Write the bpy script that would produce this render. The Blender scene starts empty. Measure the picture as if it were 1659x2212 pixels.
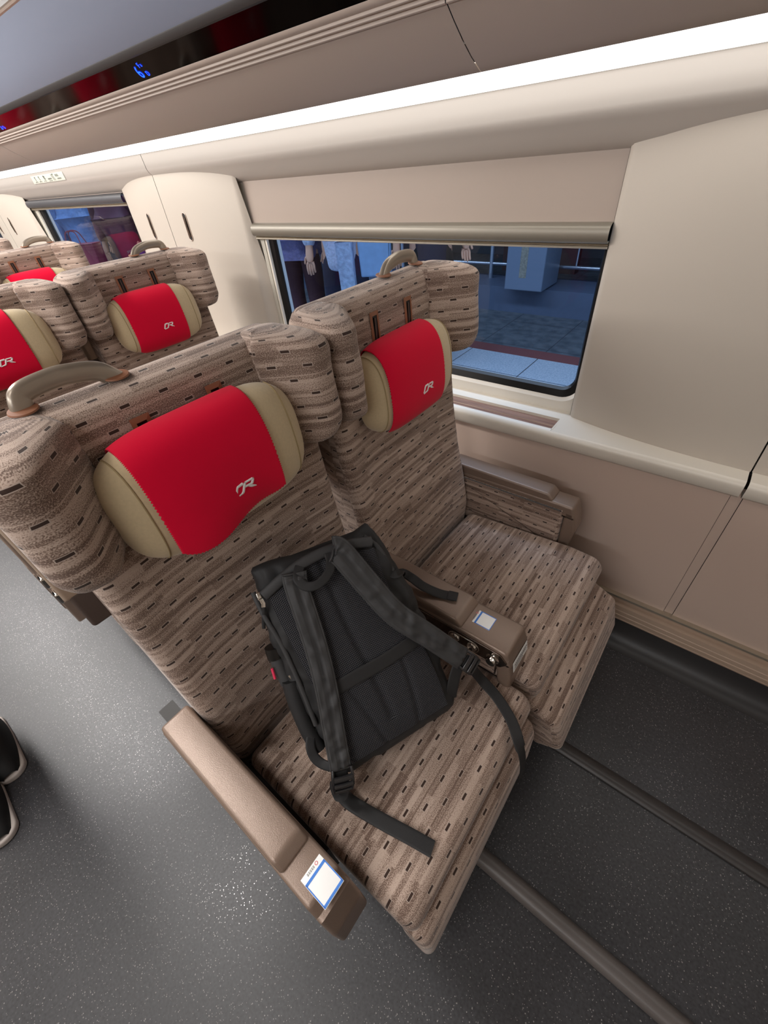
import bpy, bmesh, math, random
from mathutils import Vector, Matrix, noise as mnoise
random.seed(7)
PI = math.pi
SC = bpy.context.scene
COL = SC.collection

# ------------------------------------------------------------------ helpers
def lin(h):
    h = h.lstrip('#')
    r = []
    for i in (0, 2, 4):
        c = int(h[i:i+2], 16)/255
        r.append(c/12.92 if c <= .04045 else ((c+.055)/1.055)**2.4)
    return (r[0], r[1], r[2], 1)

class NT:
    def __init__(s, name):
        s.m = bpy.data.materials.new(name); s.m.use_nodes = True
        s.t = s.m.node_tree; s.t.nodes.clear()
        s.out = s.n('ShaderNodeOutputMaterial')
    def n(s, typ, **kw):
        x = s.t.nodes.new(typ)
        for k, v in kw.items(): setattr(x, k, v)
        return x
    def l(s, a, b): s.t.links.new(a, b)
    def math(s, op, a, b=None, c=None, clamp=False):
        x = s.n('ShaderNodeMath', operation=op); x.use_clamp = clamp
        for i, v in enumerate((a, b, c)):
            if v is None: continue
            if hasattr(v, 'is_linked'): s.l(v, x.inputs[i])
            else: x.inputs[i].default_value = v
        return x.outputs[0]
    def mix(s, f, a, b):
        x = s.n('ShaderNodeMix', data_type='RGBA')
        for i, v in ((0, f), (6, a), (7, b)):
            if hasattr(v, 'is_linked'): s.l(v, x.inputs[i])
            else: x.inputs[i].default_value = v
        return x.outputs[2]
    def ramp(s, f, pts):
        x = s.n('ShaderNodeValToRGB'); s.l(f, x.inputs[0])
        e = x.color_ramp.elements
        while len(e) < len(pts): e.new(.5)
        for k, (p, c) in enumerate(pts): e[k].position = p; e[k].color = c
        return x.outputs[0]
    def bsdf(s, col, rough=.5, metal=0, spec=.5, bump=None, bs=.2, bd=.002, coat=0, sheen=0):
        b = s.n('ShaderNodeBsdfPrincipled')
        for k, v in (('Base Color', col), ('Roughness', rough), ('Metallic', metal), ('Specular IOR Level', spec), ('Coat Weight', coat), ('Sheen Weight', sheen)):
            if hasattr(v, 'is_linked'): s.l(v, b.inputs[k])
            else: b.inputs[k].default_value = v
        if bump is not None:
            q = s.n('ShaderNodeBump'); q.inputs['Strength'].default_value = bs; q.inputs['Distance'].default_value = bd
            s.l(bump, q.inputs['Height']); s.l(q.outputs[0], b.inputs['Normal'])
        s.l(b.outputs[0], s.out.inputs[0]); return b

def simple(name, hexc, rough=.5, metal=0, spec=.5, nscale=0, namt=.06, bs=.1, coat=0, sheen=0, bd=.001):
    t = NT(name); col = lin(hexc); bump = None
    if nscale:
        tc = t.n('ShaderNodeTexCoord')
        nz = t.n('ShaderNodeTexNoise'); nz.inputs['Scale'].default_value = nscale; nz.inputs['Detail'].default_value = 3
        t.l(tc.outputs['Object'], nz.inputs['Vector'])
        c2 = tuple(min(1, x*(1+namt*2)) for x in col[:3])+(1,); c1 = tuple(x*(1-namt*2) for x in col[:3])+(1,)
        col = t.mix(nz.outputs[0], c1, c2); bump = nz.outputs[0]
    t.bsdf(col, rough, metal, spec, bump, bs, bd, coat, sheen)
    return t.m

def fabric():
    t = NT('jacquard_fabric')
    tc = t.n('ShaderNodeTexCoord')
    sp = t.n('ShaderNodeSeparateXYZ'); t.l(tc.outputs['UV'], sp.inputs[0])
    u, v = sp.outputs[0], sp.outputs[1]
    def brick(w, h, off, sc, freq):
        mp = t.n('ShaderNodeMapping'); mp.inputs['Location'].default_value = (off, off*.37, 0)
        t.l(tc.outputs['UV'], mp.inputs[0])
        b = t.n('ShaderNodeTexBrick'); b.offset = .37; b.offset_frequency = freq; b.squash = 1
        b.inputs['Scale'].default_value = 1; b.inputs['Mortar Size'].default_value = 0
        b.inputs['Brick Width'].default_value = w; b.inputs['Row Height'].default_value = h
        b.inputs['Color1'].default_value = (0, 0, 0, 1); b.inputs['Color2'].default_value = (1, 1, 1, 1)
        t.l(mp.outputs[0], b.inputs[0]); return b.outputs[0]
    t1 = brick(.23, .0062, .31, 1, 2); t2 = brick(.31, .0105, .77, 1, 3); t3 = brick(.12, .0087, .53, 1, 2)
    tint = t.math('ADD', t.math('MULTIPLY', t1, .4), t.math('ADD', t.math('MULTIPLY', t2, .36), t.math('MULTIPLY', t3, .24)))
    # fine vermicular weave
    nz = t.n('ShaderNodeTexNoise'); nz.inputs['Scale'].default_value = 680; nz.inputs['Detail'].default_value = 1.5
    mp = t.n('ShaderNodeMapping'); mp.inputs['Scale'].default_value = (1, 1, 1)
    t.l(tc.outputs['UV'], mp.inputs[0]); t.l(mp.outputs[0], nz.inputs[0])
    f = t.math('ADD', t.math('MULTIPLY', t.math('SUBTRACT', nz.outputs[0], .5), 3.3), t.math('ADD', t.math('MULTIPLY', t.math('SUBTRACT', tint, .5), 1.7), .5), clamp=True)
    col = t.ramp(f, [(0.0, lin('#6d594e')), (.3, lin('#857064')), (.62, lin('#a99486')), (1, lin('#bfaa9c'))])
    # dark dashes, staggered
    rv = t.math('DIVIDE', v, .024); row = t.math('FLOOR', rv); fv = t.math('SUBTRACT', rv, row)
    odd = t.math('MODULO', t.math('ABSOLUTE', row), 2)
    ru = t.math('ADD', t.math('DIVIDE', u, .058), t.math('MULTIPLY', odd, .5)); fu = t.math('SUBTRACT', ru, t.math('FLOOR', ru))
    du = t.math('MULTIPLY', t.math('ABSOLUTE', t.math('SUBTRACT', fu, .5)), .058)
    dv = t.math('MULTIPLY', t.math('ABSOLUTE', t.math('SUBTRACT', fv, .5)), .024)
    inn = t.math('MULTIPLY', t.math('LESS_THAN', du, .0067), t.math('LESS_THAN', dv, .0021))
    out = t.math('MULTIPLY', t.math('LESS_THAN', du, .0077), t.math('LESS_THAN', dv, .0031))
    col = t.mix(out, col, lin('#b5a498')); col = t.mix(inn, col, lin('#3d2d26'))
    wr = t.n('ShaderNodeTexNoise'); wr.inputs['Scale'].default_value = 14; wr.inputs['Detail'].default_value = 2
    t.l(tc.outputs['Object'], wr.inputs[0])
    h = t.math('ADD', t.math('MULTIPLY', nz.outputs[0], .12), t.math('MULTIPLY', wr.outputs[0], 1.6))
    t.bsdf(col, .9, 0, .2, h, .32, .006, 0, .25)
    return t.m

def floor_mat():
    t = NT('speckled_vinyl')
    tc = t.n('ShaderNodeTexCoord')
    def specks(scale, th, rnd):
        vo = t.n('ShaderNodeTexVoronoi'); vo.inputs['Scale'].default_value = scale; t.l(tc.outputs['Object'], vo.inputs[0])
        s1 = t.math('LESS_THAN', vo.outputs['Distance'], th)
        sp = t.n('ShaderNodeSeparateColor'); t.l(vo.outputs['Color'], sp.inputs[0])
        return t.math('MULTIPLY', s1, t.math('GREATER_THAN', sp.outputs[0], rnd))
    nz = t.n('ShaderNodeTexNoise'); nz.inputs['Scale'].default_value = 160; nz.inputs['Detail'].default_value = 4; t.l(tc.outputs['Object'], nz.inputs[0])
    big = t.n('ShaderNodeTexNoise'); big.inputs['Scale'].default_value = 5; t.l(tc.outputs['Object'], big.inputs[0])
    f = t.math('ADD', t.math('MULTIPLY', nz.outputs[0], .7), t.math('MULTIPLY', big.outputs[0], .3))
    col = t.ramp(f, [(.3, lin('#29292b')), (.7, lin('#414144'))])
    w = t.math('MAXIMUM', specks(170, .2, .72), specks(300, .24, .82))
    d = specks(130, .17, .8)
    col = t.mix(d, col, lin('#2b2a2b')); col = t.mix(w, col, lin('#8d8b89'))
    rg = t.math('SUBTRACT', .42, t.math('MULTIPLY', w, .25))
    t.bsdf(col, rg, 0, .42, nz.outputs[0], .12, .001)
    return t.m

def mesh_fabric():
    t = NT('spacer_mesh')
    tc = t.n('ShaderNodeTexCoord'); sp = t.n('ShaderNodeSeparateXYZ'); t.l(tc.outputs['UV'], sp.inputs[0])
    u, v = sp.outputs[0], sp.outputs[1]
    k = 2*PI/.0048
    a = t.math('SINE', t.math('MULTIPLY', t.math('ADD', u, v), k*.7)); b = t.math('SINE', t.math('MULTIPLY', t.math('SUBTRACT', u, v), k*.7))
    h = t.math('MULTIPLY', a, b)
    col = t.mix(t.math('GREATER_THAN', h, .12), lin('#46464a'), lin('#0c0c0e'))
    t.bsdf(col, .8, 0, .2, h, .5, .001)
    return t.m

def wood():
    t = NT('walnut_inlay'); tc = t.n('ShaderNodeTexCoord'); mp = t.n('ShaderNodeMapping'); mp.inputs['Scale'].default_value = (1.5, 30, 30)
    t.l(tc.outputs['Object'], mp.inputs[0]); nz = t.n('ShaderNodeTexNoise'); nz.inputs['Scale'].default_value = 4; nz.inputs['Detail'].default_value = 5
    t.l(mp.outputs[0], nz.inputs[0]); col = t.ramp(nz.outputs[0], [(.3, lin('#6b4c40')), (.7, lin('#9a7868'))]); t.bsdf(col, .45); return t.m

def granite(name, c1, c2, sc=60, tile=.6):
    t = NT(name); tc = t.n('ShaderNodeTexCoord'); nz = t.n('ShaderNodeTexNoise'); nz.inputs['Scale'].default_value = sc; nz.inputs['Detail'].default_value = 4
    t.l(tc.outputs['Object'], nz.inputs[0]); col = t.ramp(nz.outputs[0], [(.35, lin(c1)), (.65, lin(c2))])
    b = t.n('ShaderNodeTexBrick'); b.offset = 0; b.inputs['Scale'].default_value = 1; b.inputs['Brick Width'].default_value = tile; b.inputs['Row Height'].default_value = tile
    b.inputs['Mortar Size'].default_value = .004; b.inputs['Mortar'].default_value = (0, 0, 0, 1); b.inputs['Color1'].default_value = b.inputs['Color2'].default_value = (1, 1, 1, 1)
    t.l(tc.outputs['Object'], b.inputs[0]); col = t.mix(b.outputs['Fac'], col, lin('#3a3d44')); t.bsdf(col, .45); return t.m

def glass():
    t = NT('tinted_glass')
    tr = t.n('ShaderNodeBsdfTransparent'); tr.inputs[0].default_value = (.70, .82, 1, 1)
    gl = t.n('ShaderNodeBsdfGlossy'); gl.inputs['Roughness'].default_value = .01
    fr = t.n('ShaderNodeFresnel'); fr.inputs[0].default_value = 1.35
    mx = t.n('ShaderNodeMixShader'); t.l(fr.outputs[0], mx.inputs[0]); t.l(tr.outputs[0], mx.inputs[1]); t.l(gl.outputs[0], mx.inputs[2]); t.l(mx.outputs[0], t.out.inputs[0])
    return t.m

def emis(name, hexc, s):
    t = NT(name); e = t.n('ShaderNodeEmission'); e.inputs[0].default_value = lin(hexc); e.inputs[1].default_value = s; t.l(e.outputs[0], t.out.inputs[0]); return t.m

M = dict(
    fab=fabric(), floor=floor_mat(), mesh=mesh_fabric(), wood=wood(), glass=glass(),
    pillar=simple('cream_pillar_plastic', '#bdb3a7', .42, spec=.45), lower=simple('rosy_beige_panel', '#cfb9ab', .33, spec=.5),
    sill=simple('cream_sill_plastic', '#ddd5c8', .35), cove=simple('cover_plastic', '#c9c1b9', .5), soffit=simple('rack_plastic', '#b3a499', .55),
    blind=simple('glossy_blind', '#a99a8f', .3, spec=.5), roller=simple('satin_grey', '#857e72', .4, .35), roller_reflect=simple('dark_reflection_grey', '#4b4b4e', .4, .2), alu=simple('brushed_aluminium', '#c9bfae', .35, .8),
    gasket=simple('black_rubber', '#060607', .35), dark=simple('dark_gap', '#1b1715', .8), skirt=simple('skirting_plastic', '#b9a28f', .5), trim=simple('satin_trim', '#b3a195', .3, .6),
    rail=simple('pale_grey_rail', '#b9b3a6', .5), rib_shaded=simple('shaded_vinyl_rib', '#3b3837', .4, nscale=500, namt=.05), ribm=simple('grey_vinyl_rib', '#5f5a58', .36, nscale=500, namt=.05), handle=simple('satin_handle', '#a09486', .3, .5), arm=simple('champagne_plastic', '#867366', .32, .25, .5, 760, .03, .28), armd=simple('champagne_frame', '#8c7768', .4, .2, .5), shell=simple('seat_shell', '#a89482', .45), shelld=simple('shell_pocket', '#4a3d37', .55),
    pil=simple('suede_cream', '#cbb895', .95, 0, .1, 220, .05, .1, sheen=.4), red=simple('red_cloth', '#dd0033', .8, 0, .15, 900, .02, .08, sheen=.1), white=simple('white_thread', '#f2ecea', .7),
    seam=simple('seam_thread', '#a8946e', .9), leather=simple('tan_leather', '#8a5a3f', .55), black=simple('black_plastic', '#0b0b0c', .3), chrome=simple('chrome', '#d9d6d0', .12, 1), plate=simple('dark_chrome', '#6d625b', .16, .95),
    nylon=simple('black_nylon', '#2b2b2c', .62, 0, .35, 1200, .15, .15), nyl2=simple('charcoal_nylon', '#3d3d3e', .6, 0, .4, 1200, .12, .15), web=simple('black_webbing', '#272728', .6, 0, .4, 1500, .15, .2), gloss=simple('buckle_plastic', '#232325', .16, 0, .7),
    lblw=simple('label_white', '#f4f4f2', .5), lblb=simple('label_blue', '#3f7fd6', .5), lblr=simple('label_red', '#d97a80', .5), ink=simple('label_ink', '#6a6a6c', .6), inkg=simple('label_olive', '#6f756a', .6),
    fascia=simple('black_glass', '#020202', .10, 0, .12), frame=simple('bronze_frame', '#241c1a', .6), ceil=simple('blue_grey_panel', '#8b93a6', .55), olive=simple('dark_ceiling', '#57503f', .7),
    base=simple('seat_base', '#262422', .55), cyan=emis('blue_digits', '#1030ff', 9), led=emis('led_diffuser', '#fffdf9', 3.6), lens=emis('cover_glow', '#fffefb', 1.7),
    wallx=simple('side_wall', '#cfc3b6', .6), body=simple('train_skin', '#d8d8d8', .4),
    skin=simple('skin', '#c99a80', .6), shoe=simple('black_shoe', '#060607', .7), sole=simple('white_sole', '#b9b0aa', .6), trous=simple('black_trousers', '#08080b', .85), jack=simple('black_jacket', '#0c0c10', .8), hair=simple('black_hair', '#0a0908', .5),
)
GRAN = granite('pale_granite', '#9fb0c4', '#c4d0dc', 90); TILE = granite('grey_tile', '#4c555d', '#666e75', 12); REDL = simple('red_line', '#7c4a4a', .6); KERB = simple('kerb_stone', '#56647c', .6, nscale=8); RAIL = simple('steel_rail', '#cfd8e4', .25, .9)

def mk(name, verts, faces, mat, parent=None, smooth=True, uv=None, loc=None):
    me = bpy.data.meshes.new(name); me.from_pydata([tuple(v) for v in verts], [], faces); me.validate()
    if uv:
        ul = me.uv_layers.new(name='UVMap')
        for lp in me.loops: ul.data[lp.index].uv = uv[lp.vertex_index]
    if smooth:
        me.polygons.foreach_set('use_smooth', [True]*len(me.polygons))
    me.materials.append(mat)
    o = bpy.data.objects.new(name, me); COL.objects.link(o)
    if parent is not None: o.parent = parent
    if loc: o.location = loc
    return o

def auto(o, ang=40):
    """sharp edges above an angle"""
    bm = bmesh.new(); bm.from_mesh(o.data); a = math.radians(ang)
    for e in bm.edges:
        e.smooth = not (len(e.link_faces) == 2 and e.calc_face_angle(0) > a)
    bm.to_mesh(o.data); bm.free(); return o

def empty(name, loc=(0, 0, 0), parent=None):
    o = bpy.data.objects.new(name, None); o.empty_display_size = .05; o.location = loc; COL.objects.link(o)
    if parent: o.parent = parent
    return o
def tag(o, label, cat, group=None):
    o['label'] = label; o['category'] = cat
    if group: o['group'] = group
    return o
def struct(o, label=None, cat=None):
    o['kind'] = 'structure'
    if label: o['label'] = label
    if cat: o['category'] = cat
    return o

def rpoly(pts, seg=6):
    """closed polygon [(x,z,r)] with rounded corners"""
    out = []; n = len(pts)
    for i in range(n):
        p = Vector(pts[i][:2]); r = pts[i][2] if len(pts[i]) > 2 else 0
        a = Vector(pts[i-1][:2])-p; b = Vector(pts[(i+1) % n][:2])-p
        if r <= 0: out.append(p); continue
        la, lb = a.length, b.length; a.normalize(); b.normalize()
        ang = a.angle(b)
        if ang > PI-.02: out.append(p); continue
        d = min(r/math.tan(ang/2), la*.49, lb*.49); r = d*math.tan(ang/2)
        c = p+(a+b).normalized()*(r/math.sin(ang/2))
        s = p+a*d-c; e = p+b*d-c
        t0 = math.atan2(s.y, s.x); t1 = math.atan2(e.y, e.x); dt = (t1-t0+PI) % (2*PI)-PI
        for k in range(seg+1):
            t = t0+dt*k/seg; out.append(c+Vector((math.cos(t), math.sin(t)))*r)
    res = []
    for p in out:
        if not res or (p-res[-1]).length > 1e-5: res.append(p)
    if (res[0]-res[-1]).length < 1e-5: res.pop()
    return res

def resample(poly, d):
    out = []; n = len(poly)
    for i in range(n):
        a, b = poly[i], poly[(i+1) % n]; L = (b-a).length; k = max(1, int(L/d))
        for j in range(k): out.append(a.lerp(b, j/k))
    return out

def normals2(poly):
    n = len(poly); area = sum(poly[i].x*poly[(i+1) % n].y-poly[(i+1) % n].x*poly[i].y for i in range(n)); sg = 1 if area > 0 else -1
    r = []
    for i in range(n):
        t = (poly[(i+1) % n]-poly[i-1])
        if t.length < 1e-9: t = Vector((1, 0))
        t.normalize(); r.append(Vector((t.y, -t.x))*sg)
    return r, sg

def extr(name, poly, w0, w1, mat, parent=None, r=.01, seg=4, axis='y', crown=None, wid=None, nmid=1, d=.03, sharp=None, loc=None):
    """extrude a closed 2-D polygon across an axis with rounded ends.
    axis y: poly=(x,z) ; axis x: poly=(y,z) ; axis z: poly=(x,y)"""
    poly = resample(poly, d) if d else poly
    nr, sg = normals2(poly); n = len(poly)
    secs = []
    for k in range(seg+1):
        a = PI/2*k/seg; secs.append((w0+r*(1-math.sin(a)) if 0 else w0+r*(1-math.cos(PI/2-a)) if 0 else w0+r*(1-math.sin(a)), r*(1-math.sin(PI/2-a)) if 0 else r*(1-math.cos(PI/2-a))))
    # secs: offset from the end with matching inset (end first)
    lo = [(w0+r*(1-math.cos(PI/2*k/seg)), r*(1-math.sin(PI/2*k/seg))) for k in range(seg+1)]
    hi = [(w1-(a-w0), b) for a, b in reversed(lo)]
    mid = [(w0+r+(w1-w0-2*r)*k/nmid, 0) for k in range(1, nmid)]
    secs = lo+mid+hi
    al = [0]
    for i in range(n): al.append(al[-1]+(poly[(i+1) % n]-poly[i]).length)
    V, F, U = [], [], []
    def put(p, w):
        if axis == 'y': return (p.x, w, p.y)
        if axis == 'x': return (w, p.x, p.y)
        return (p.x, p.y, w)
    for (w, ins) in secs:
        for i in range(n+1):
            j = i % n; p = poly[j]-nr[j]*ins
            q = Vector(put(p, w))
            if crown: q = Vector(crown(q))
            V.append(q); U.append((w+3, al[i]+3))
    m = n+1
    for s in range(len(secs)-1):
        for i in range(n):
            f = (s*m+i, s*m+i+1, (s+1)*m+i+1, (s+1)*m+i)
            F.append(f)
    for s in (0, len(secs)-1):
        base = len(V); w, ins = secs[s]
        for j in range(n):
            V.append(Vector(V[s*m+j])); U.append((poly[j].x+3, poly[j].y+3))
        F.append(tuple(range(base, base+n)))
    o = mk(name, V, F, mat, parent, True, U, loc)
    bm = bmesh.new(); bm.from_mesh(o.data); bmesh.ops.recalc_face_normals(bm, faces=bm.faces)
    bm.to_mesh(o.data); bm.free()
    auto(o, sharp or 50)
    for p in o.data.polygons:
        if len(p.vertices) > 4: p.use_smooth = False
    return o

def rbox(name, lo, hi, r, mat, parent=None, axis='y', seg=4, loc=None, re=None):
    if axis == 'y': pts = [(lo[0], lo[2], r), (hi[0], lo[2], r), (hi[0], hi[2], r), (lo[0], hi[2], r)]; w = (lo[1], hi[1])
    elif axis == 'x': pts = [(lo[1], lo[2], r), (hi[1], lo[2], r), (hi[1], hi[2], r), (lo[1], hi[2], r)]; w = (lo[0], hi[0])
    else: pts = [(lo[0], lo[1], r), (hi[0], lo[1], r), (hi[0], hi[1], r), (lo[0], hi[1], r)]; w = (lo[2], hi[2])
    return extr(name, rpoly(pts, seg), w[0], w[1], mat, parent, r=re if re is not None else r, seg=seg, axis=axis, d=0, loc=loc)

def box(name, lo, hi, mat, parent=None, loc=None):
    V = [(x, y, z) for x in (lo[0], hi[0]) for y in (lo[1], hi[1]) for z in (lo[2], hi[2])]
    F = [(0, 1, 3, 2), (4, 6, 7, 5), (0, 4, 5, 1), (2, 3, 7, 6), (0, 2, 6, 4), (1, 5, 7, 3)]
    return mk(name, V, F, mat, parent, False, None, loc)

def grid(name, nu, nv, fn, mat, parent=None, uvf=None, loc=None, closed_v=False):
    V, U, F = [], [], []
    for i in range(nu+1):
        for j in range(nv+1):
            V.append(fn(i/nu, j/nv)); U.append(uvf(i/nu, j/nv) if uvf else (i/nu, j/nv))
    for i in range(nu):
        for j in range(nv):
            a = i*(nv+1)+j; F.append((a, a+1, a+nv+2, a+nv+1))
    return mk(name, V, F, mat, parent, True, U, loc)

def catmull(pts, n=6):
    P = [Vector(p) for p in pts]; out = []
    for i in range(len(P)-1):
        a = P[i-1] if i else P[0]*2-P[1]; b, c = P[i], P[i+1]; d = P[i+2] if i+2 < len(P) else P[-1]*2-P[-2]
        for k in range(n):
            t = k/n; out.append(.5*((2*b)+(c-a)*t+(2*a-5*b+4*c-d)*t*t+(3*b-a-3*c+d)*t**3))
    out.append(P[-1]); return out

def tube(name, pts, rw, rh, mat, parent=None, up=(0, 0, 1), n=12, e=1, taper=None, uvm=None, loc=None, closed=False):
    """sweep a superellipse (half sizes rw across, rh along up) along pts"""
    P = [Vector(p) for p in pts]; m = len(P); V, F, U = [], [], []; L = 0
    for i in range(m):
        if closed: t = P[(i+1) % m]-P[i-1]
        else: t = (P[min(i+1, m-1)]-P[max(i-1, 0)])
        t.normalize()
        upv = Vector(up(i/(m-1)) if callable(up) else up); s = t.cross(upv)
        if s.length < 1e-4: s = t.cross(Vector((0, 1, .01)))
        s.normalize(); w = s.cross(t).normalized(); k = taper(i/(m-1)) if taper else 1
        if i: L += (P[i]-P[i-1]).length
        for j in range(n):
            a = 2*PI*j/n; c, d = math.cos(a), math.sin(a)
            c = math.copysign(abs(c)**e, c); d = math.copysign(abs(d)**e, d)
            V.append(P[i]+s*(rw*k*c)+w*(rh*k*d)); U.append((c*rw, L))
    for i in range(m if closed else m-1):
        for j in range(n):
            a = i*n+j; b = i*n+(j+1) % n; i2 = ((i+1) % m)*n
            F.append((a, b, i2+(j+1) % n, i2+j))
    if not closed:
        F.append(tuple(range(n-1, -1, -1))); F.append(tuple(range((m-1)*n, m*n)))
    o = mk(name, V, F, mat, parent, True, U, loc); return auto(o, 60)

def disc_rot(name, prof, mat, parent=None, origin=(0, 0, 0), axis=(0, 0, 1), n=24):
    """lathe: prof = [(r,h)] about axis"""
    ax = Vector(axis).normalized(); s = ax.orthogonal().normalized(); w = ax.cross(s); O = Vector(origin)
    V, F = [], []
    for (r, h) in prof:
        for j in range(n):
            a = 2*PI*j/n; V.append(O+ax*h+(s*math.cos(a)+w*math.sin(a))*r)
    for i in range(len(prof)-1):
        for j in range(n): F.append((i*n+j, i*n+(j+1) % n, (i+1)*n+(j+1) % n, (i+1)*n+j))
    F.append(tuple(range(n-1, -1, -1))); F.append(tuple(range((len(prof)-1)*n, len(prof)*n)))
    return auto(mk(name, V, F, mat, parent), 40)

def kids(o): return [c for c in COL.objects if c.parent == o]
def copy_tree(o, dx, parent=None):
    c = o.copy(); COL.objects.link(c)
    if parent is None: c.location = o.location+Vector((dx, 0, 0))
    else: c.parent = parent
    for ch in CH.get(o.name, []):
        copy_tree(ch, 0, c)
    return c
CH = {}

# ------------------------------------------------------------------ camera
cam = bpy.data.cameras.new('camera'); co = bpy.data.objects.new('camera', cam); COL.objects.link(co)
Rw = [(0.78365485, 0.3527725, -0.51130875), (0.61558385, -0.55140675, 0.56303385), (-0.08331624, -0.75597762, -0.64927363)]
mat = Matrix.Identity(4)
for i in range(3):
    mat[i][0] = Rw[i][0]; mat[i][1] = -Rw[i][1]; mat[i][2] = -Rw[i][2]
mat[2][3] = 1.353
co.matrix_world = mat
cam.sensor_fit = 'HORIZONTAL'; cam.sensor_width = 36; cam.lens = 900.08/1659*36; cam.clip_start = .02
SC.camera = co

# ------------------------------------------------------------------ seats
PITCH = 1.16; YA, YB = .25, .765
def xb(z):                          # front face of the backrest
    pts = [(.30, -.512), (.44, -.52), (.56, -.542), (.66, -.564), (.78, -.582), (.90, -.594), (1.02, -.603), (1.10, -.607)]
    for (a, p), (b, q) in zip(pts, pts[1:]):
        if z <= b: return p+(q-p)*(z-a)/(b-a)
    return pts[-1][1]

def surf_pillow(y, th, off=0, pz=1.0):
    k = min(1, abs(y)/.168); s = max(0, 1-k**3.6)**.42
    a = (.056*s+off); h = (.097*(max(0, 1-k**4.2)**.30)+off)
    c, d = math.cos(th), math.sin(th)
    x = a*math.copysign(abs(c)**.8, c)*(1 if c > 0 else .5); z = h*math.copysign(abs(d)**.8, d)
    return Vector((-.578+x-.09*z, y, pz+z))

LOGO = [([(752, 340), (565, 425), (545, 500), (536, 755)], 95), ([(540, 772), (748, 655)], 62), ([(748, 655), (792, 600), (806, 430), (828, 318)], 88),
        ([(820, 318), (1095, 205)], 66), ([(1102, 200), (1118, 240), (1088, 365)], 92), ([(1090, 362), (828, 452)], 66), ([(950, 415), (1070, 452), (1255, 452)], 88)]
def logo_mesh(cy, pz, zc, parent):
    """embroidered emblem laid on the cloth surface"""
    e1 = Vector((.917, -.4)); e2 = Vector((.4, .917)); ctr = Vector((850, 490)); K = 5.0e-5
    V, F = [], []
    def place(q, off):
        p = q-ctr; a = p.dot(e1)*K; b = -p.dot(e2)*K
        z = zc+b; h = .097+.004
        d = max(-1, min(1, (z-pz)/h)); th = math.asin(math.copysign(abs(d)**(1/.8), d))
        return surf_pillow(cy+a, th, .0042+off, pz)
    for pts, w in LOGO:
        P = [Vector(p) for p in pts]; D = []
        for (a, b) in zip(P, P[1:]):
            k = max(1, int((b-a).length/25))
            D += [a.lerp(b, i/k) for i in range(k)]
        D.append(P[-1]); n = len(D); base = len(V)
        for i, p in enumerate(D):
            t = (D[min(i+1, n-1)]-D[max(i-1, 0)]).normalized(); s = Vector((-t.y, t.x)); ww = w/2
            if w == 88 and pts[0][0] == 950: ww *= (1-.75*max(0, (i/(n-1)-.5)/.5))
            for kk, oo in ((-1, .0002), (-.72, .0014), (.72, .0014), (1, .0002)): V.append(place(p+s*ww*kk, oo))
        for i in range(n-1):
            for j in range(3): F.append((base+i*4+j, base+i*4+j+1, base+i*4+j+5, base+i*4+j+4))
        F.append((base, base+1, base+2, base+3)); F.append((base+n*4-1, base+n*4-2, base+n*4-3, base+n*4-4))
    o = mk('emblem', V, F, M['white'], parent); o['label'] = 'white embroidered CR emblem'
    return o

def make_cloth(yc, pz, wavy):
    e = empty('headrest_cloth', (0, yc, 0))
    y0, y1 = -.122, .078; NU, NV = 78, 150
    t0, t1 = math.radians(150), math.radians(-72 if not wavy else -41)
    def f(i, j):
        y = y0+(y1-y0)*i; th = t0+(t1-t0)*j
        if i in (0, 1): y += (.0011 if int(round(j*NV)) % 2 else -.0011)*(-1 if i == 0 else 1)
        b = 0
        if wavy and j > .55:
            q = (j-.55)/.45; b = q*q*(.010*math.sin(i*5.6+.4)+.006)
        # rounded bottom corners
        cut = max(0, 1-min(i, 1-i)/.13)**2*.05
        th2 = th if j < .8 else t0+(t1-t0)*(.8+(j-.8)*(1-cut*4))
        p = surf_pillow(y, th2, .0040, pz)
        p += Vector((b, 0, -b*.5))
        if j == 1: p.z += (.0011 if int(round(i*NU)) % 2 else -.0011)
        return p
    c = grid('cloth', NU, NV, f, M['red'], e)
    md = c.modifiers.new('thick', 'SOLIDIFY'); md.thickness = .0012; md.offset = 0
    lg = logo_mesh(.004, pz, pz-.023, e)
    CH[e.name] = [c, lg]
    return e

def puff(amp, hw):
    def f(q):
        k = max(0, 1-(q.y/hw)**2); return (q.x, q.y, q.z+amp*k)
    return f

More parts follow.
